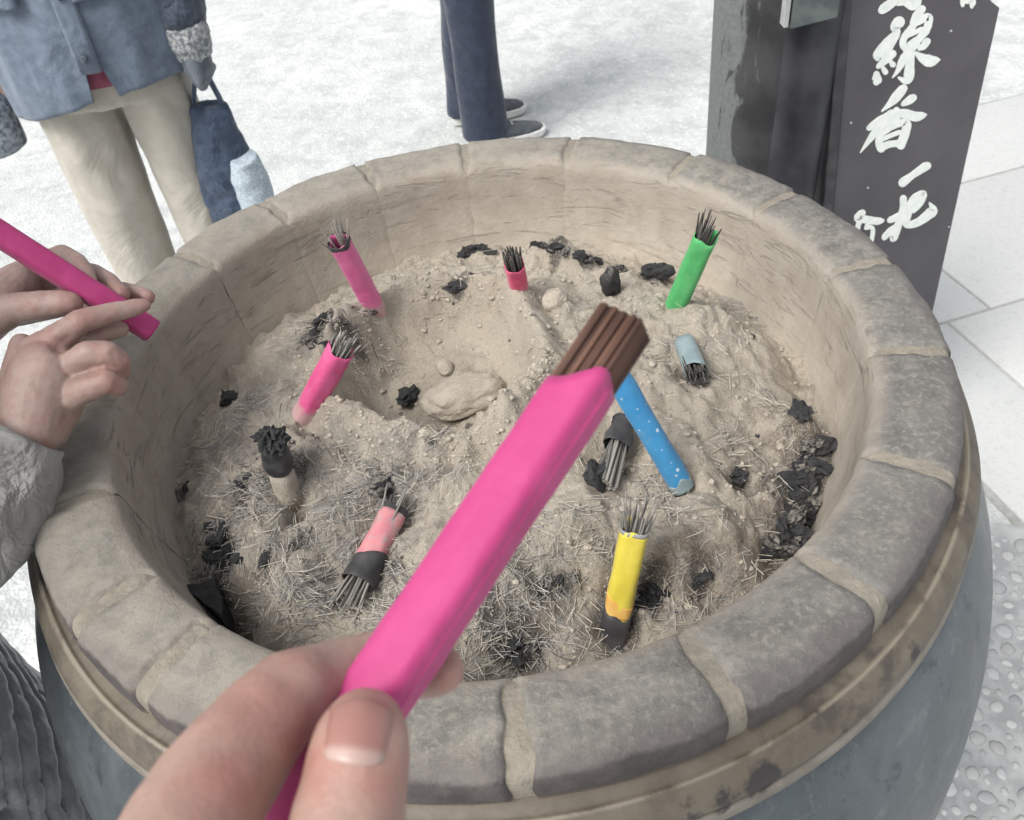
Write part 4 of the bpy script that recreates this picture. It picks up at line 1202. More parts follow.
chain_blob(bm, [(at_d(-25, 500, .628), .024), (E1, .034), (SH1, .045)])
E2 = Vector((-.60, .075, 1.03))
chain_blob(bm, [(at_d(-95, 360, .657), .024), (E2, .034), (SH2, .045)])
loft(bm, [(BODY + Vector((0, 0, z)), Vector((ry_, 0, 0)), Vector((0, rx_, 0))) for z, rx_, ry_ in ((.60, .13, .10), (.9, .14, .10), (1.15, .15, .09), (1.27, .12, .07), (1.33, .05, .05))])
chain_blob(bm, [(BODY + Vector((.0, 0, 1.32)), .05), (BODY + Vector((.03, 0, 1.43)), .048)])
HC = BODY + Vector((.05, 0, 1.51))
loft(bm, [(HC + Vector((dx, 0, dz)), Vector((a, 0, 0)), Vector((0, b, 0))) for dz, dx, a, b in
          ((-.11, .04, .035, .035), (-.09, .02, .065, .055), (-.05, .01, .085, .068), (0, 0, .095, .074), (.05, -.01, .095, .074), (.09, -.015, .075, .058), (.115, -.015, .03, .025))])
chain_blob(bm, [(HC + Vector((.088, 0, .005)), .010), (HC + Vector((.108, 0, -.028)), .013)])       # nose
for s in (-1, 1): chain_blob(bm, [(HC + Vector((.0, s * .074, .01)), .012), (HC + Vector((.0, s * .076, -.02)), .010)])   # ears
person1 = fuse('person', bm, .0045, 4, SKIN2, None)
bm = bmesh.new(); bm.from_mesh(person1.data); bm.from_mesh(hands.data); bm.to_mesh(person1.data); bm.free()
person1.data.polygons.foreach_set('use_smooth', [True] * len(person1.data.polygons))
bpy.data.objects.remove(hands)
fl = person1.data.attributes.new('flush', 'FLOAT', 'POINT')
spots = [(at_d(84, 318, .645), .012), (at_d(118, 366, .645), .014), (at_d(110, 382, .640), .014), (at_d(144, 305, .675), .010), (at_d(122, 294, .685), .012), (at_d(147, 298, .70), .012), (at_d(72, 303, .66), .012), (at_d(45, 345, .64), .012)]
fl.data.foreach_set('value', [max(math.exp(-((v_.co - p).length / r_) ** 2) for p, r_ in spots) for v_ in person1.data.vertices])
tag(person1, 'person in a grey quilted coat at the burner holding a pink bundle in both hands', 'person')
def face(hc, fwd, par):
    side = Vector((-fwd.y, fwd.x, 0))
    for s in (-1, 1):
        c = hc + fwd * .079 + side * (s * .031) + Vector((0, 0, .012))
        bm = bmesh.new(); bmesh.ops.create_uvsphere(bm, u_segments=16, v_segments=10, radius=1, matrix=Matrix.Translation(c) @ Matrix.Diagonal((.011, .011, .0065, 1))); e_ = from_bm('eye', bm, SOLE, par)
        bm = bmesh.new(); bmesh.ops.create_uvsphere(bm, u_segments=14, v_segments=8, radius=1, matrix=Matrix.Translation(c + fwd * .0075) @ Matrix.Diagonal((.0055, .0055, .0055, 1))); from_bm('iris', bm, HAIR, e_)
        bm = bmesh.new(); add_tube(bm, [c + side * (k * .008) + fwd * (.006 - .0006 * abs(k)) + Vector((0, 0, .020 - .0012 * k * k)) for k in (-2, -1, 0, 1, 2)], [.001, .0025, .003, .0025, .001], n=8); from_bm('eyebrow', bm, HAIR, par)
    bm = bmesh.new(); add_tube(bm, [hc + fwd * (.086 - .0012 * k * k) + side * (k * .009) + Vector((0, 0, -.062 + .0006 * k * k)) for k in (-2, -1, 0, 1, 2)], [.0015, .0042, .005, .0042, .0015], n=10); from_bm('mouth', bm, MAROON, par)
face(HC, Vector((1, 0, 0)), person1)
# hair
bm = bmesh.new()
loft(bm, [(HC + Vector((dx, 0, dz)), Vector((a, 0, 0)), Vector((0, b, 0))) for dz, dx, a, b in
          ((-.06, -.05, .05, .066), (-.02, -.035, .07, .078), (.03, -.022, .09, .083), (.07, -.02, .093, .078), (.105, -.02, .07, .055), (.125, -.02, .03, .025))])
fuse('hair', bm, .006, 3, HAIR, person1)
# sleeves
def sleeve(name, pts, mat, parent, voxel=.004, wr=.004, cuff_flat=None):
    bm = bmesh.new()
    P_ = [p for p, r in pts]; R_ = [r for p, r in pts]
    add_tube(bm, P_, R_, n=48)
    bmesh.ops.subdivide_edges(bm, edges=[e for e in bm.edges], cuts=3, use_grid_fill=True)
    me_ = [v_.co.copy() for v_ in bm.verts]
    bm.normal_update()
    for v_ in bm.verts:
        d = min((v_.co - P_[0]).length / .05, 1)
        v_.co += v_.normal * (wr * noise.noise(v_.co * 22) + wr * .6 * noise.noise(v_.co * 48)) * d
    return from_bm(name, bm, mat, parent)
S0 = at_d(20, 432, .640); S1 = at_d(2, 462, .636); S2 = at_d(-25, 500, .628)
sleeve('sleeve', [(S0, .034), (S0.lerp(S1, .35), .036), (S1, .041), (S2, .047), (E1.lerp(S2, .4), .052), (E1, .056), (E1.lerp(SH1, .5), .066), (SH1, .080), (SH1 + Vector((-.01, .07, .03)), .06)], SLEEVE, person1, wr=.009)
T0 = at_d(-42, 332, .668); T1 = at_d(-75, 350, .660)
sleeve('sleeve', [(T0, .032), (T1, .036), (E2.lerp(T1, .5), .048), (E2, .056), (SH2.lerp(E2, .5), .066), (SH2, .08), (SH2 + Vector((-.01, -.07, .03)), .06)], SLEEVE, person1, wr=.009)
# quilted coat: long body with puffed channels
def quilted():
    rows = [(.10, .235, .20), (.45, .235, .195), (.75, .225, .185), (1.0, .215, .165), (1.2, .215, .145), (1.30, .17, .12), (1.36, .09, .085)]
    n, m = 260, 340; vs_, fs = [], []
    def sec(z):
        for a, b in zip(rows, rows[1:]):
            if a[0] <= z <= b[0]:
                t = (z - a[0]) / (b[0] - a[0]); t = t * t * (3 - 2 * t); return a[1] + (b[1] - a[1]) * t, a[2] + (b[2] - a[2]) * t
        return rows[-1][1:]
    for j in range(m + 1):
        z = .10 + (1.36 - .10) * j / m; ry, rx = sec(z)
        for i in range(n):
            t = 2 * math.pi * i / n
            x = COATC.x + rx * math.cos(t); y = COATC.y + ry * math.sin(t)
            # wandering quilting seams
            tw = t if t <= math.pi else 2 * math.pi - t
            wv = z / .040 - 4.6 * tw + .35 * noise.noise(Vector((tw * 3.2, z * 6, 1))) + 40
            seam = abs((wv % 1) - .5) * 2
            wu = tw * 11 + z * 6 + .5 * (int(wv) % 2) + .35 * noise.noise(Vector((t * 3, z * 9, 7)))
            seam2 = abs((wu / 1.2 % 1) - .5) * 2
            puff = .012 * (1 - seam ** 4) + .0030 * (1 - seam2 ** 5) + .003 * noise.noise(Vector((x * 30, y * 30, z * 40)))
            vs_.append((x + puff * math.cos(t), y + puff * math.sin(t), z))
    for j in range(m):
        for i in range(n):
            a, b = j * n + i, j * n + (i + 1) % n; fs.append((a, b, b + n, a + n))
    fs.append(list(range(n - 1, -1, -1))); fs.append([m * n + i for i in range(n)])
    from_py('quilted_coat', vs_, fs, COAT, person1)
COATC = BODY.copy()
quilted()
for s in (-1, 1):
    bm = bmesh.new(); c = COATC + Vector((0, s * .09, 0))
    add_tube(bm, [c + Vector((0, 0, z)) for z in (.30, .2, .08)], [.075, .07, .06], n=24); from_bm('trouser_leg', bm, NAVY, person1)
    bm = bmesh.new(); chain_blob(bm, [(c + Vector((-.05, 0, .055)), .05), (c + Vector((.12, 0, .04)), .038)]); fuse('shoe', bm, .006, 3, SHOE, person1)

# ----------------------------------------------------------------------------------------------
# the person behind in jacket and beige trousers, with a bag
# ----------------------------------------------------------------------------------------------
PX, PY = -.795, 1.44
def jacket_person():
    bm = bmesh.new()
    loft(bm, [(Vector((PX, PY, z)), Vector((a, 0, 0)), Vector((0, b, 0))) for z, a, b in ((.70, .15, .10), (.85, .15, .10), (1.05, .17, .11), (1.22, .19, .10), (1.30, .12, .08), (1.36, .055, .06))])
    chain_blob(bm, [(Vector((PX, PY, 1.33)), .052), (Vector((PX, PY - .02, 1.42)), .05)])
    hc = Vector((PX, PY - .03, 1.50))
    loft(bm, [(hc + Vector((0, dy, dz)), Vector((b, 0, 0)), Vector((0, a, 0))) for dz, dy, a, b in
              ((-.115, -.04, .035, .035), (-.09, -.02, .065, .055), (-.05, -.01, .085, .068), (0, 0, .095, .074), (.05, .01, .095, .074), (.09, .015, .075, .058), (.115, .015, .03, .025))])
    chain_blob(bm, [(hc + Vector((0, -.088, .005)), .010), (hc + Vector((0, -.108, -.028)), .013)])
    for s in (-1, 1): chain_blob(bm, [(hc + Vector((s * .074, 0, .01)), .012), (hc + Vector((s * .076, 0, -.02)), .010)])
    hr = at_y(193, 52, PY - .04)                       # hand carrying the bag
    sr = Vector((PX + .19, PY, 1.24)); el = Vector((PX + .245, PY + .02, 1.0))
    chain_blob(bm, [(sr, .05), (el, .038), (hr + Vector((0, 0, .05)), .026), (hr, .030), (hr + Vector((0, 0, -.03)), .028)])
    for k in range(4):
        chain_blob(bm, [(hr + Vector((-.012, -.028 + .018 * k, -.03)), .0095), (hr + Vector((.004, -.028 + .018 * k, -.062)), .009), (hr + Vector((.020, -.028 + .018 * k, -.045)), .0075)])
    sl = Vector((PX - .19, PY, 1.24)); elb = Vector((PX - .26, PY, 1.0)); hl = Vector((PX - .27, PY + .10, .80))
    chain_blob(bm, [(sl, .05), (elb, .038), (hl, .026), (hl + Vector((0, -.01, -.05)), .03)])
    for k in range(4):
        chain_blob(bm, [(hl + Vector((-.02 + .014 * k, -.01, -.07)), .009), (hl + Vector((-.02 + .014 * k, -.015, -.115)), .0085), (hl + Vector((-.02 + .014 * k, 0, -.14)), .007)])
    chain_blob(bm, [(hl + Vector((.02, -.02, -.03)), .011), (hl + Vector((.03, -.035, -.075)), .009)])
    p = fuse('person', bm, .0045, 4, SKIN2, None)
    a_ = p.data.attributes.new('flush', 'FLOAT', 'POINT')
    tag(p, 'person in blue-grey jacket and beige trousers carrying a navy bag', 'person')
    bm = bmesh.new()
    loft(bm, [(hc + Vector((0, dy, dz)), Vector((b, 0, 0)), Vector((0, a, 0))) for dz, dy, a, b in
              ((-.06, .05, .05, .066), (-.02, .035, .07, .078), (.03, .022, .09, .083), (.07, .02, .093, .078), (.105, .02, .07, .055), (.125, .02, .03, .025))])
    fuse('hair', bm, .006, 3, HAIR, p)
    face(hc, Vector((0, -1, 0)), p)
    # jacket body, an open shell with a turned hem
    n, m = 96, 70; vs_, fs = [], []
    secs = [(.735, .208, .158), (.80, .210, .160), (.95, .205, .150), (1.10, .205, .14), (1.22, .20, .125), (1.31, .14, .10), (1.36, .075, .085)]
    def sec(z):
        for a, b in zip(secs, secs[1:]):
            if a[0] <= z <= b[0]:
                t = (z - a[0]) / (b[0] - a[0]); return a[1] + (b[1] - a[1]) * t, a[2] + (b[2] - a[2]) * t
        return secs[-1][1:]
    for lay, ins in ((0, 0), (1, .006)):
        for j in range(m + 1):
            z = .735 + .625 * j / m; rx, ry = sec(z)
            for i in range(n):
                t = 2 * math.pi * i / n - math.pi / 2 + .24      # seam at the front opening
                hem = -.012 * math.sin(t * 2 + .5) * (1 - j / m) + (.020 * math.cos(t) - .012) * (1 - j / m)
                fold = .013 * noise.noise(Vector((math.cos(t) * 2.5, math.sin(t) * 2.5, z * 5))) + .007 * (1 - abs(noise.noise(Vector((math.cos(t) * 3 + z * 3, math.sin(t) * 3, z * 7)))) * 3) * .5 + .006 * noise.noise(Vector((math.cos(t) * 6, math.sin(t) * 6, z * 9 + 4)))
                d = min(i, n - i) / n; open_ = .014 * max(0, 1 - j / (m * .20)) * (1 if d < .06 else 0)
                sgn = 1 if i < n / 2 else -1
                tt = t + sgn * open_ * 14 * max(0, 1 - d / .06) * .6
                vs_.append((PX + (rx + fold - ins) * math.cos(tt), PY + (ry + fold - ins) * math.sin(tt), z + hem))
    q_ = (m + 1) * n
    for j in range(m):
        for i in range(n):
            if i == n - 1 and j < m * .20: continue
            a, b = j * n + i, j * n + (i + 1) % n
            fs.append((a, b, b + n, a + n)); fs.append((q_ + a, q_ + a + n, q_ + b + n, q_ + b))
    for i in range(n):
        a, b = i, (i + 1) % n; fs.append((b, a, q_ + a, q_ + b)) if i < n - 1 else None
        a, b = m * n + i, m * n + (i + 1) % n; fs.append((a, b, q_ + b, q_ + a))
    jk = from_py('jacket', vs_, fs, JACKET, p)
    # front placket, pocket flap, buttons
    def on_front(x, z, out=.004):
        rx, ry = sec(max(.736, min(1.35, z))); c = max(-.98, min(.98, (x - PX) / rx)); return Vector((x, PY - (ry + out + .006) * math.sqrt(1 - c * c), z))
    def patch(name, x0, x1, z0, z1, out, par, mat, slant=0.0):
        bm = bmesh.new(); g = {}
        for lay, o_ in ((0, out), (1, out - .010)):
            for j in range(9):
                for i in range(7):
                    z = z0 + (z1 - z0) * j / 8; x = x0 + (x1 - x0) * i / 6 + slant * (z - z0)
                    g[lay, j, i] = bm.verts.new(on_front(x, z, o_))
        for lay in (0, 1):
            for j in range(8):
                for i in range(6): bm.faces.new((g[lay, j, i], g[lay, j, i + 1], g[lay, j + 1, i + 1], g[lay, j + 1, i]))
        for j in range(8):
            for i in (0, 6): bm.faces.new((g[0, j, i], g[0, j + 1, i], g[1, j + 1, i], g[1, j, i]))
        for i in range(6):
            for j in (0, 8): bm.faces.new((g[0, j, i], g[0, j, i + 1], g[1, j, i + 1], g[1, j, i]))
        return from_bm(name, bm, mat, par)
    patch('placket', PX + .022, PX + .062, .80, 1.28, .008, jk, JACKET)
    patch('pocket_flap', PX - .165, PX - .045, .935, .985, .010, jk, JACKET)
    patch('pocket_flap', PX + .06, PX + .16, .935, .985, .010, jk, JACKET)
    for z in (.83, .95, 1.08, 1.20):
        bm = bmesh.new(); c = on_front(PX + .042, z, .012)
        bmesh.ops.create_cone(bm, cap_ends=True, segments=16, radius1=.008, radius2=.007, depth=.005, matrix=Matrix.Translation(c) @ Matrix.Rotation(math.pi / 2, 4, 'X'))
        from_bm('button', bm, JACKETD, jk)
    # shirt showing through the opening
    bm = bmesh.new()
    loft(bm, [(Vector((PX, PY, z)), Vector((a, 0, 0)), Vector((0, b, 0))) for z, a, b in ((.755, .175, .135), (.85, .18, .138), (1.0, .17, .125), (1.2, .16, .10))], 40)
    from_bm('shirt', bm, MAROON, p)
    # sleeves
    sleeve('sleeve', [(hr + Vector((-.002, 0, .055)), .047), (hr + Vector((.0, .01, .10)), .056), (el, .060), (el.lerp(sr, .5), .068), (sr, .075), (sr + Vector((-.05, 0, .04)), .06)], JACKETD, p, wr=.010)
    sleeve('sleeve', [(hl + Vector((0, 0, .0)), .045), (hl + Vector((0, 0, .06)), .055), (elb, .060), (elb.lerp(sl, .5), .068), (sl, .075), (sl + Vector((.05, 0, .04)), .06)], JACKET, p, wr=.010)
    bm = bmesh.new()
    add_tube(bm, [hr + Vector((0, 0, z)) for z in (.065, .045, .02, .0, -.012)], [.046, .048, .046, .041, .035], n=40)
    bmesh.ops.subdivide_edges(bm, edges=list(bm.edges), cuts=2, use_grid_fill=True); bm.normal_update()
    for v_ in bm.verts: v_.co += v_.normal * .005 * noise.noise(v_.co * 90)
    from_bm('knit_cuff', bm, LACE, p)
    bm = bmesh.new()
    chain_blob(bm, [(hr + Vector((0, 0, .03)), .032), (hr, .036), (hr + Vector((0, 0, -.03)), .034)])
    for k in range(4):
        chain_blob(bm, [(hr + Vector((-.012, -.028 + .018 * k, -.03)), .0125), (hr + Vector((.004, -.028 + .018 * k, -.064)), .012), (hr + Vector((.022, -.028 + .018 * k, -.045)), .0105)])
    chain_blob(bm, [(hr + Vector((.0, -.034, -.01)), .014), (hr + Vector((.01, -.046, -.045)), .012)])
    fuse('glove', bm, .004, 3, GLOVE, p)
    # trousers
    bm = bmesh.new()
    def leg(top, bot, r0, r1):
        secs_ = []
        for s in (0, .25, .5, .75, 1):
            c = top.lerp(bot, s); r = r0 + (r1 - r0) * s
            secs_.append((c, Vector((r, 0, 0)), Vector((0, r * 1.12, 0))))
        loft(bm, secs_, 32)
    leg(Vector((PX - .082, PY, .80)), Vector((PX - .092, PY, .03)), .094, .074)
    leg(Vector((PX + .094, PY + .01, .80)), Vector((PX + .112, PY + .015, .03)), .086, .066)
    loft(bm, [(Vector((PX, PY, z)), Vector((a, 0, 0)), Vector((0, .115, 0))) for z, a in ((.70, .15), (.78, .175), (.90, .17))], 40)
    fuse('trousers', bm, .007, 5, BEIGE, p, disp=lambda c, n_: .008 * noise.noise(Vector((c.x * 14, c.y * 14, c.z * 4))) + .003 * noise.noise(Vector((c.x * 30, c.y * 30, c.z * 12))))
    for s in (-1, 1):
        bm = bmesh.new(); chain_blob(bm, [(Vector((PX + s * .092, PY + .03, .045)), .042), (Vector((PX + s * .10, PY - .13, .036)), .034)]); fuse('shoe', bm, .006, 3, SHOE, p)
    # the bag in the hand
    bag = tag(empty('tote_bag', (hr.x, hr.y, .0)), 'navy cloth bag with a pale blue speckled outer pouch hanging from a gloved hand', 'bag')
    def L(v_): return v_ - Vector((hr.x, hr.y, 0))
    bc = at_y(226, 145, PY - .02); top = at_y(208, 104, PY - .02); bot = at_y(240, 228, PY)
    bm = bmesh.new()
    dz = (top.z - bot.z)
    secs_ = []
    for s, a, b in ((0, .060, .045), (.05, .080, .055), (.3, .088, .062), (.6, .078, .058), (.85, .055, .042), (1, .045, .025)):
        secs_.append((Vector((bot.x + (top.x - bot.x) * s, bc.y, bot.z + dz * s)), Vector((a, 0, 0)), Vector((0, b, 0))))
    loft(bm, [(L(c), a, b) for c, a, b in secs_], 36)
    fuse('bag_body', bm, .005, 3, BAG, bag, disp=lambda c, n_: .008 * noise.noise(c * 16) + .004 * noise.noise(c * 38))
    for s in (-1, 1):
        bm = bmesh.new()
        add_tube(bm, [L(top + Vector((s * .034, .0, -.025))), L(top + Vector((s * .030, 0, .01))), L(hr + Vector((s * .014, 0, -.055))), L(hr + Vector((0, 0, -.05)))], [(.013, .005)] * 4, n=10)
        from_bm('handle', bm, BAG, bag)
    bm = bmesh.new(); pcn = at_y(249, 175, PY - .06)
    loft(bm, [(L(Vector((pcn.x, pcn.y, pcn.z + z))), Vector((a, 0, 0)), Vector((0, .045, 0))) for z, a in ((-.14, .040), (-.06, .044), (.0, .043), (.045, .030))], 28)
    fuse('speckled_pouch', bm, .004, 3, DENIM, bag, disp=lambda c, n_: .004 * noise.noise(c * 30))
    # patterned bag on the other side
    pb = at_y(2, 128, PY - .03); bm = bmesh.new()
    loft(bm, [(Vector((pb.x - .045, pb.y, pb.z + z)), Vector((a, 0, 0)), Vector((0, .05, 0))) for z, a in ((-.055, .06), (-.04, .085), (.05, .090), (.10, .06))], 30)
    b2 = fuse('bag_body', bm, .005, 3, PATT, None)
    root = tag(empty('shoulder_bag'), 'dark patterned bag hanging beside the blue-grey jacket, at the picture edge', 'bag')
    b2.parent = root
    bm = bmesh.new(); add_tube(bm, [Vector((pb.x - .06, pb.y, pb.z + .09)), Vector((pb.x - .05, pb.y + .02, 1.0)), Vector((PX - .20, PY - .02, 1.22)), Vector((PX - .14, PY, 1.345)), Vector((PX - .16, PY + .11, 1.2)), Vector((pb.x - .03, pb.y + .06, 1.0)), Vector((pb.x - .03, pb.y + .03, pb.z + .09))], [(.010, .003)] * 7, n=8)
    from_bm('strap', bm, PATT, root)
jacket_person()

# ----------------------------------------------------------------------------------------------
# the person further back: navy trousers and trainers, facing right
# ----------------------------------------------------------------------------------------------
def far_person():
    f1 = at_z(500, 130, .0); f2 = at_z(478, 105, .0)          # near and far foot
    def prj(px, py, Y): return at_y(px, py, Y)
    Y1, Y2 = f1.y + .01, f2.y + .06
    a1 = at_z(488, 128, .06); a2 = at_z(470, 104, .06)
    body = bmesh.new()
    hipc = Vector((a1.x * .5 + a2.x * .5 - .0, (a1.y + a2.y) / 2, .86))
    loft(body, [(hipc + Vector((0, 0, z)), Vector((a, 0, 0)), Vector((0, b, 0))) for z, a, b in ((-.05, .09, .13), (.15, .08, .12), (.40, .08, .13), (.50, .06, .08), (.58, .045, .05))])
    chain_blob(body, [(hipc + Vector((.0, 0, .54)), .05), (hipc + Vector((.02, 0, .66)), .048)])
    hc = hipc + Vector((.03, 0, .76))
    loft(body, [(hc + Vector((dx, 0, dz)), Vector((a, 0, 0)), Vector((0, b, 0))) for dz, dx, a, b in
                ((-.115, .04, .035, .035), (-.09, .02, .065, .055), (-.05, .01, .085, .068), (0, 0, .095, .074), (.05, -.01, .095, .074), (.09, -.015, .075, .058), (.115, -.015, .03, .025))])
    chain_blob(body, [(hc + Vector((.088, 0, .005)), .010), (hc + Vector((.108, 0, -.028)), .013)])
    for s in (-1, 1): chain_blob(body, [(hc + Vector((0, s * .074, .01)), .012), (hc + Vector((0, s * .076, -.02)), .010)])
    for s in (-1, 1):
        h = hipc + Vector((.10, s * .20, .02))
        chain_blob(body, [(hipc + Vector((0, s * .17, .44)), .05), (hipc + Vector((-.03, s * .22, .20)), .038), (h, .026), (h + Vector((.03, 0, -.06)), .028)])
        for k in range(4): chain_blob(body, [(h + Vector((.02 + .015 * k, 0, -.075)), .0085), (h + Vector((.025 + .015 * k, 0, -.13)), .0075)])
    for a in (a1, a2): chain_blob(body, [(a + Vector((0, 0, .02)), .035), (Vector((a.x, a.y, .45)), .05), (hipc + Vector((0, (a.y - hipc.y) * .7, 0)), .075)])
    p = fuse('person', body, .006, 4, SKIN2, None)
    p.data.attributes.new('flush', 'FLOAT', 'POINT')
    tag(p, 'person in navy trousers and dark trainers with white soles standing on the pale ground', 'person')
    bm = bmesh.new()
    for a, dx in ((a1, .0), (a2, .07)):
        top = Vector((a.x - .015 + dx, hipc.y + (a.y - hipc.y) * .6, .86))
        secs_ = []
        for s, r, f_ in ((0, .095, 1.0), (.3, .086, 1.0), (.55, .080, 1.0), (.8, .078, 1.0), (.97, .080, 1.0), (1, .080, 1)):
            c = top.lerp(Vector((a.x - .012, a.y, .03)), s); secs_.append((c, Vector((r, 0, 0)), Vector((0, r * .92, 0))))
        loft(bm, secs_, 30)
    loft(bm, [(hipc + Vector((0, 0, z)), Vector((.12, 0, 0)), Vector((0, .17, 0))) for z in (-.08, .10)], 30)
    fuse('trousers', bm, .007, 4, NAVY, p, disp=lambda c, n_: .007 * noise.noise(Vector((c.x * 14, c.y * 14, c.z * 5))))
    bm = bmesh.new()
    loft(bm, [(hipc + Vector((0, 0, z)), Vector((a, 0, 0)), Vector((0, b, 0))) for z, a, b in ((.0, .15, .20), (.2, .145, .20), (.42, .14, .21), (.52, .10, .14), (.56, .06, .07))], 36)
    fuse('coat', bm, .01, 3, JACKETD, p)
    face(hc, Vector((1, 0, 0)), p)
    bm = bmesh.new()
    loft(bm, [(hc + Vector((dx, 0, dz)), Vector((a, 0, 0)), Vector((0, b, 0))) for dz, dx, a, b in
              ((-.06, -.05, .05, .066), (-.02, -.035, .07, .078), (.03, -.022, .09, .083), (.07, -.02, .093, .078), (.105, -.02, .07, .055), (.125, -.02, .03, .025))])
    fuse('hair', bm, .006, 3, HAIR, p)
    for s in (-1, 1):
        sleeve('sleeve', [(hipc + Vector((.08, s * .20, .03)), .045), (hipc + Vector((-.03, s * .22, .20)), .06), (hipc + Vector((-.01, s * .20, .32)), .065), (hipc + Vector((0, s * .17, .44)), .07), (hipc + Vector((0, s * .10, .50)), .06)], JACKETD, p, wr=.008)
    for a, yaw in ((a1, math.radians(12)), (a2, math.radians(6))):
        root_z = Vector((a.x, a.y, 0)); d = Vector((math.cos(yaw), math.sin(yaw), 0)); s_ = Vector((-d.y, d.x, 0))
        def foot(zs, bm, scale=1.0):
            rings = []
            outline = [(-.075, .030), (-.055, .038), (0, .040), (.06, .044), (.11, .048), (.155, .045), (.19, .034), (.205, .015)]
            for z, sh in zs:
                L_ = [root_z + d * (x * sh) + s_ * (w_ * sh) + Vector((0, 0, z)) for x, w_ in outline]
                R_ = [root_z + d * (x * sh) - s_ * (w_ * sh) + Vector((0, 0, z)) for x, w_ in reversed(outline)]
                rings.append([bm.verts.new(v_) for v_ in L_ + R_])
            for A_, B_ in zip(rings, rings[1:]):
                for i in range(len(A_)): bm.faces.new((A_[i], A_[(i + 1) % len(A_)], B_[(i + 1) % len(A_)], B_[i]))
            bm.faces.new(list(reversed(rings[0]))); bm.faces.new(rings[-1])
        bm = bmesh.new()
        prof_ = [(-.072, .028, .075), (-.05, .036, .085), (0, .038, .085), (.05, .041, .078), (.09, .045, .062), (.14, .044, .050), (.18, .033, .042), (.198, .014, .034)]
        rings = []
        for x, w_, h_ in prof_:
            rings.append([bm.verts.new(root_z + d * x + s_ * (w_ * math.cos(t)) + Vector((0, 0, .024 + (h_ - .024) * max(0, math.sin(t)) ** .7))) for t in [math.pi * k / 12 for k in range(13)]])
        for A_, B_ in zip(rings, rings[1:]):
            for i in range(12): bm.faces.new((A_[i], A_[i + 1], B_[i + 1], B_[i]))
            bm.faces.new((A_[12], A_[0], B_[0], B_[12]))
        bm.faces.new(rings[0]); bm.faces.new(list(reversed(rings[-1])))
        shoe = from_bm('shoe', bm, SHOE, p)
        bm = bmesh.new(); foot([(0.001, .97), (.006, 1.0), (.024, 1.02), (.027, 1.0)], bm); from_bm('sole', bm, SOLE, shoe, smooth=False)
        for k in range(3):
            bm = bmesh.new(); x = .045 + .02 * k; h_ = .082 - .012 * k
            add_tube(bm, [root_z + d * x + s_ * (.030 * math.cos(t)) + Vector((0, 0, .024 + (h_ - .018) * max(0, math.sin(t)) ** .7)) for t in [math.pi * (.25 + .5 * q_ / 6) for q_ in range(7)]], .003, n=6)
            from_bm('lace', bm, SOLE, shoe)
far_person()

# ----------------------------------------------------------------------------------------------
# post and sign board
# ----------------------------------------------------------------------------------------------
def build_post():
    Y = .80
    lean = math.radians(1.2)
    c0 = Vector((.545, .87, 0)); R0 = .120
    post = empty('roof_post', c0); post.rotation_euler = (0, lean * 0, 0)
    bm = bmesh.new(); add_tube(bm, [Vector((.012 * (1 - z / 1.0), 0, z)) for z in (.12, .3, .6, .9, 1.2, 1.6, 2.2, 3.0)], R0, n=96); from_bm('post_shaft', bm, M_pillar, post)
    bm = bmesh.new(); add_tube(bm, [Vector((.012, 0, z)) for z in (0, .10, .12, .14)], [.19, .19, .175, .14], n=48); from_bm('post_footing', bm, M_mortar_grey, post)
    # sheet-metal cover in front of its right half
    a = at_y(776, 75, .735); b = at_y(850, 75, .735)
    bm = bmesh.new(); cx = (a.x + b.x) / 2 - c0.x
    loft(bm, [(Vector((cx, .735 - c0.y + .085, z)), Vector(((b.x - a.x) / 2 + .006, 0, 0)), Vector((0, .085, 0))) for z in (.06, .1, .5, .9, 1.3, 1.4)], 64); from_bm('sheet_cover', bm, M_plate, post)
    # bracket
    p0 = at_y(790, 30, .715); p1 = at_y(838, 18, .715)
    bm = bmesh.new(); pts = [p0 - c0, p1 - c0, p1 - c0 + Vector((0, 0, .3)), p0 - c0 + Vector((0, 0, .3))]
    fr = [bm.verts.new(p) for p in pts]; bk = [bm.verts.new(p + Vector((0, .022, 0))) for p in pts]
    bm.faces.new(fr); bm.faces.new(list(reversed(bk)))
    for i in range(4): bm.faces.new((fr[i], bk[i], bk[(i + 1) % 4], fr[(i + 1) % 4]))
    bevel_all(bm, .002, 1); from_bm('bracket', bm, M_bracket, post, smooth=False)
    p2 = at_y(787, 28, .712) - c0
    bm = bmesh.new(); add_box(bm, p2 + Vector((-.001, .012, .16)), (.006, .02, .32)); from_bm('metal_strip', bm, M_strip, post, smooth=False)
    for px, py in ((816, 38),):
        q = at_y(px, py, .737) - c0; bm = bmesh.new(); bmesh.ops.create_icosphere(bm, subdivisions=2, radius=.0032, matrix=Matrix.Translation(q) @ Matrix.Diagonal((1, .5, 1, 1))); from_bm('rivet', bm, M_strip, post)
    tag(post, 'dark round post with greenish patina behind the burner, beside the lettered board', 'post', kind='thing')
build_post()

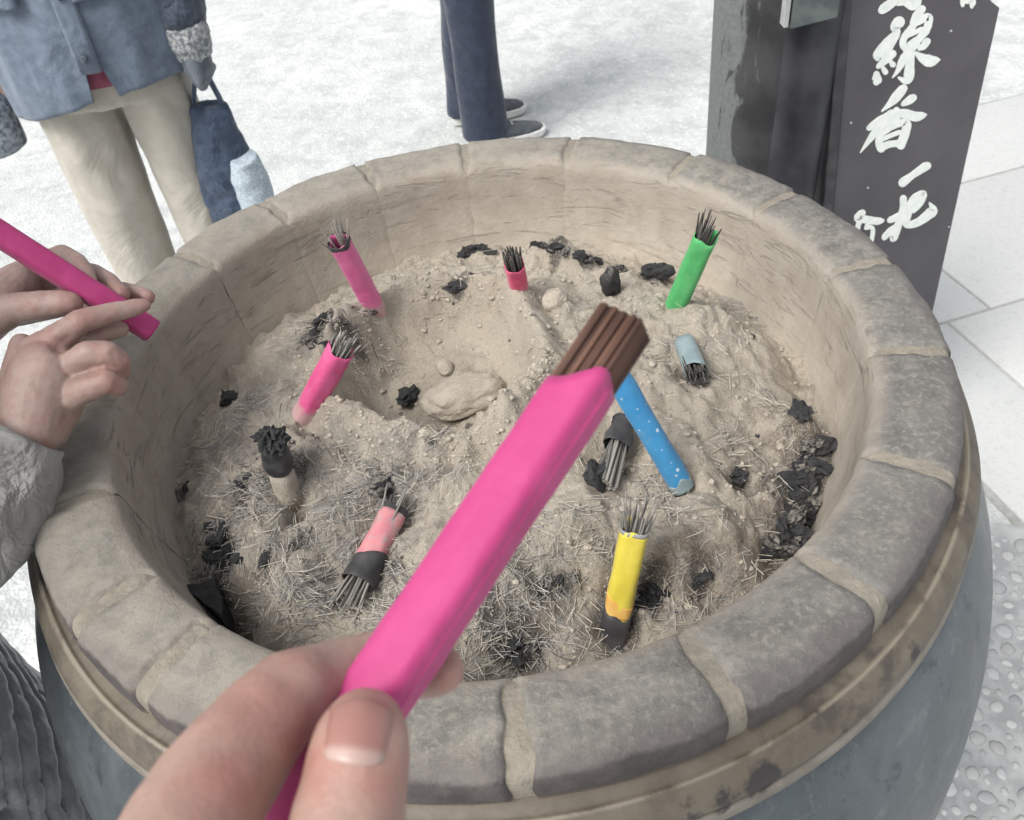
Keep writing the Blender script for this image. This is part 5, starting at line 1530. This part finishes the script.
def build_sign():
    Y = .76
    TR, BR = at_y(1000, 8, Y), at_y(936, 298, Y)
    TL, BL = at_y(850, 8, Y), at_y(833, 200, Y)
    # extend the leaning edges down to the ground and up past the picture edge
    def ext(a, b, z): return a + (b - a) * ((z - a.z) / (b.z - a.z))
    zb, zt = .02, TL.z + .16
    L0, L1, R0_, R1 = ext(TL, BL, zb), ext(TL, BL, zt), ext(TR, BR, zb), TR
    cut = at_y(986, -2, Y); R2 = Vector((R1.x - .05, Y, zt))
    sign = empty('sign_board', (L0.x * .5 + R0_.x * .5, Y, 0))
    O = Vector(sign.location)
    def slab(name, pts, th, mat, par, off=0.0, bev=.002):
        bm = bmesh.new()
        fr = [bm.verts.new(p - O + Vector((0, -off, 0))) for p in pts]; bk = [bm.verts.new(p - O + Vector((0, th - off, 0))) for p in pts]
        bm.faces.new(fr); bm.faces.new(list(reversed(bk)))
        for i in range(len(pts)): j = (i + 1) % len(pts); bm.faces.new((fr[i], bk[i], bk[j], fr[j]))
        if bev: bevel_all(bm, bev, 2)
        return from_bm(name, bm, mat, par, smooth=False)
    slab('board', [L0, R0_, R1, cut, R2, L1], .028, M_sign, sign)
    e = Vector((.009, 0, 0))
    slab('edge_trim', [L0 - e * 2, L0 - e * .1, L1 - e * .1, L1 - e * 2], .034, M_signtrim, sign, .006)
    for sx in (.25, .75):
        c = L0.lerp(R0_, sx); bm = bmesh.new(); add_box(bm, c - O + Vector((0, .05, -.008)), (.04, .16, .03)); from_bm('foot', bm, M_signtrim, sign, smooth=False)
    # brush lettering, each stroke a swelling ribbon with real thickness
    def stroke(bm, pts):
        P_ = []
        for i in range(len(pts) - 1):
            p0, p1, p2, p3 = pts[max(0, i - 1)], pts[i], pts[i + 1], pts[min(len(pts) - 1, i + 2)]
            for s in range(6):
                t = s / 6
                P_.append([.5 * (2 * b + (c - a) * t + (2 * a - 5 * b + 4 * c - d) * t * t + (3 * b - a - 3 * c + d) * t ** 3) for a, b, c, d in zip(p0, p1, p2, p3)])
        P_.append(list(pts[-1])); 
        out = []
        for i, (x, y, w_) in enumerate(P_):
            a = P_[max(0, i - 1)]; b = P_[min(len(P_) - 1, i + 1)]
            dx, dy = b[0] - a[0], b[1] - a[1]; l_ = math.hypot(dx, dy) or 1; nx, ny = -dy / l_, dx / l_
            jt = 1 + .10 * noise.noise(Vector((x * .5, y * .5, 0)))
            out.append(((x + nx * w_ / 2 * jt, y + ny * w_ / 2 * jt), (x - nx * w_ / 2 * jt, y - ny * w_ / 2 * jt)))
        # round ends
        def cap(i, sgn):
            x, y, w_ = P_[i]; a = P_[max(0, i - 1)]; b = P_[min(len(P_) - 1, i + 1)]; th = math.atan2(b[1] - a[1], b[0] - a[0])
            return [(x + sgn * math.cos(th + ph) * w_ / 2, y + sgn * math.sin(th + ph) * w_ / 2) for ph in [math.radians(q_ * sgn) for q_ in (60, 30, 0, -30, -60)]]
        stroke.k = getattr(stroke, 'k', 0) + 1
        off = .0008 + .000015 * stroke.k
        def S(p, o_): return at_y(p[0], p[1], Y - .0) - O + Vector((0, -o_, 0))
        # triangulate strip between the two sides
        Lf = [bm.verts.new(S(o_[0], off)) for o_ in out]; Rf = [bm.verts.new(S(o_[1], off)) for o_ in out]
        Lb = [bm.verts.new(S(o_[0], -.001)) for o_ in out]; Rb = [bm.verts.new(S(o_[1], -.001)) for o_ in out]
        for i in range(len(out) - 1):
            bm.faces.new((Lf[i], Rf[i], Rf[i + 1], Lf[i + 1])); bm.faces.new((Lf[i], Lf[i + 1], Lb[i + 1], Lb[i])); bm.faces.new((Rf[i], Rb[i], Rb[i + 1], Rf[i + 1]))
        for i, sgn in ((0, -1), (len(out) - 1, 1)):
            c = cap(i, sgn); cf = [bm.verts.new(S(p, off)) for p in c]
            try: bm.faces.new([Lf[i]] + cf + [Rf[i]])
            except ValueError: pass
    def z1(*p): return [(850 + x / 6.827, y / 6.827, w_ * 1.12 / 6.827) for x, y, w_ in p]       # from the 150-px enlargements
    def z2(*p): return [(840 + x / 5.86, 110 + y / 5.86, w_ * 1.12 / 5.86) for x, y, w_ in p]
    sen = [  # the thread radical and 'spring' of the upper character
        z1((335, 148, 70), (305, 185, 55), (318, 222, 44), (250, 300, 62), (190, 375, 58), (185, 400, 30)),
        z1((318, 235, 40), (255, 330, 56), (225, 380, 40)),
        z1((190, 455, 26), (245, 405, 50), (290, 365, 48)),
        z1((180, 505, 40), (183, 545, 58), (178, 560, 40)),
        z1((225, 465, 28), (240, 490, 36)), z1((280, 425, 30), (292, 440, 36)),
        z1((490, 60, 48), (455, 105, 50), (420, 160, 26)),
        z1((455, 135, 30), (415, 200, 44), (370, 255, 40), (362, 310, 44), (390, 335, 40)),
        z1((430, 165, 40), (500, 125, 50), (545, 118, 38), (520, 200, 48), (475, 260, 42), (445, 300, 30)),
        z1((400, 245, 18), (455, 215, 26), (490, 190, 16)), z1((395, 300, 16), (440, 272, 24), (490, 240, 18)),
        z1((385, 345, 46), (430, 320, 46), (462, 305, 26)),
        z1((415, 330, 46), (408, 430, 54), (400, 520, 62), (375, 550, 44), (330, 528, 14)),
        z1((370, 380, 40), (350, 430, 46), (320, 490, 24), (288, 530, 6)),
        z1((525, 280, 44), (500, 315, 40), (470, 335, 20)),
        z1((448, 360, 22), (500, 400, 60), (545, 415, 74), (590, 408, 40), (612, 405, 8)),
    ]
    kou = [
        z1((365, 600, 48), (320, 655, 60), (270, 710, 36), (215, 760, 6)),
        z1((430, 665, 46), (395, 690, 44), (360, 710, 26)),
        z2((170, 105, 30), (230, 70, 50), (300, 30, 44), (380, 20, 46), (440, 38, 50), (485, 30, 34), (502, 26, 12)),
        z2((300, 20, 46), (250, 80, 44), (190, 150, 34), (118, 250, 4)),
        z2((330, 0, 36), (330, 40, 40), (285, 95, 26)),
        z2((235, 130, 34), (228, 190, 40), (240, 225, 42)),
        z2((245, 140, 26), (310, 95, 30), (385, 70, 42), (385, 120, 46), (355, 205, 46)),
        z2((250, 170, 22), (300, 148, 22), (350, 128, 22)),
        z2((235, 222, 40), (290, 200, 34), (355, 195, 36)),
    ]
    ichi = [z2((365, 425, 46), (420, 385, 34), (470, 350, 40), (510, 325, 42))]
    wa = [
        z2((290, 645, 30), (340, 625, 38), (380, 600, 30), (430, 570, 16)),
        z2((370, 515, 36), (368, 580, 36), (345, 660, 38), (312, 745, 42), (300, 750, 20)),
        z2((258, 745, 30), (300, 705, 34), (350, 665, 18)),
        z2((400, 560, 28), (440, 520, 46), (490, 490, 34), (470, 545, 30), (430, 590, 22)),
        z2((430, 530, 24), (408, 590, 30), (385, 650, 40), (400, 672, 36), (460, 655, 40), (520, 610, 50), (545, 585, 46), (522, 540, 6)),
        z2((400, 575, 40), (440, 545, 40), (478, 515, 30)),
    ]
    hyaku = [
        z2((130, 600, 36), (105, 635, 44), (150, 640, 40), (210, 650, 38), (245, 645, 26), (252, 640, 10)),
        z2((165, 655, 22), (150, 690, 16)),
        z2((110, 660, 26), (100, 700, 26), (95, 740, 24)), z2((150, 690, 20), (190, 690, 22), (185, 760, 22)),
    ]
    o_ = [
        z1((300, 5, 50), (255, 40, 58), (215, 68, 48)), z1((320, 35, 8), (370, 5, 50), (400, -30, 46)), z1((360, 10, 30), (420, 30, 70), (450, 10, 64), (465, -30, 40)),
        z1((250, -40, 44), (330, -70, 48), (420, -95, 40)), z1((340, -120, 46), (330, -60, 44), (320, -10, 40)), z1((480, -120, 40), (520, -90, 46)),
    ]
    col2 = [z1((770, 5, 40), (765, 35, 22)), z1((800, -10, 60), (830, 10, 50), (828, 45, 22)), z1((760, -60, 40), (830, -70, 46)), z1((790, -110, 40), (800, -20, 40))]
    for name, ch in (('brush_character', sen), ('brush_character', kou), ('brush_character', ichi), ('brush_character', wa), ('brush_character', hyaku), ('brush_character', o_), ('brush_character', col2)):
        bm = bmesh.new()
        for s in ch: stroke(bm, s)
        from_bm(name, bm, M_ink, sign, smooth=False)
    for px, py in ((951, 31), (868, 188), (851, 123), (949, 227)):
        q = at_y(px, py, Y) - O; bm = bmesh.new()
        bmesh.ops.create_icosphere(bm, subdivisions=2, radius=.0021, matrix=Matrix.Translation(q) @ Matrix.Diagonal((1, .6, 1, 1))); from_bm('tack', bm, M_strip, sign)
    tag(sign, 'tall dark board with white brush lettering standing behind the burner', 'sign')
build_sign()
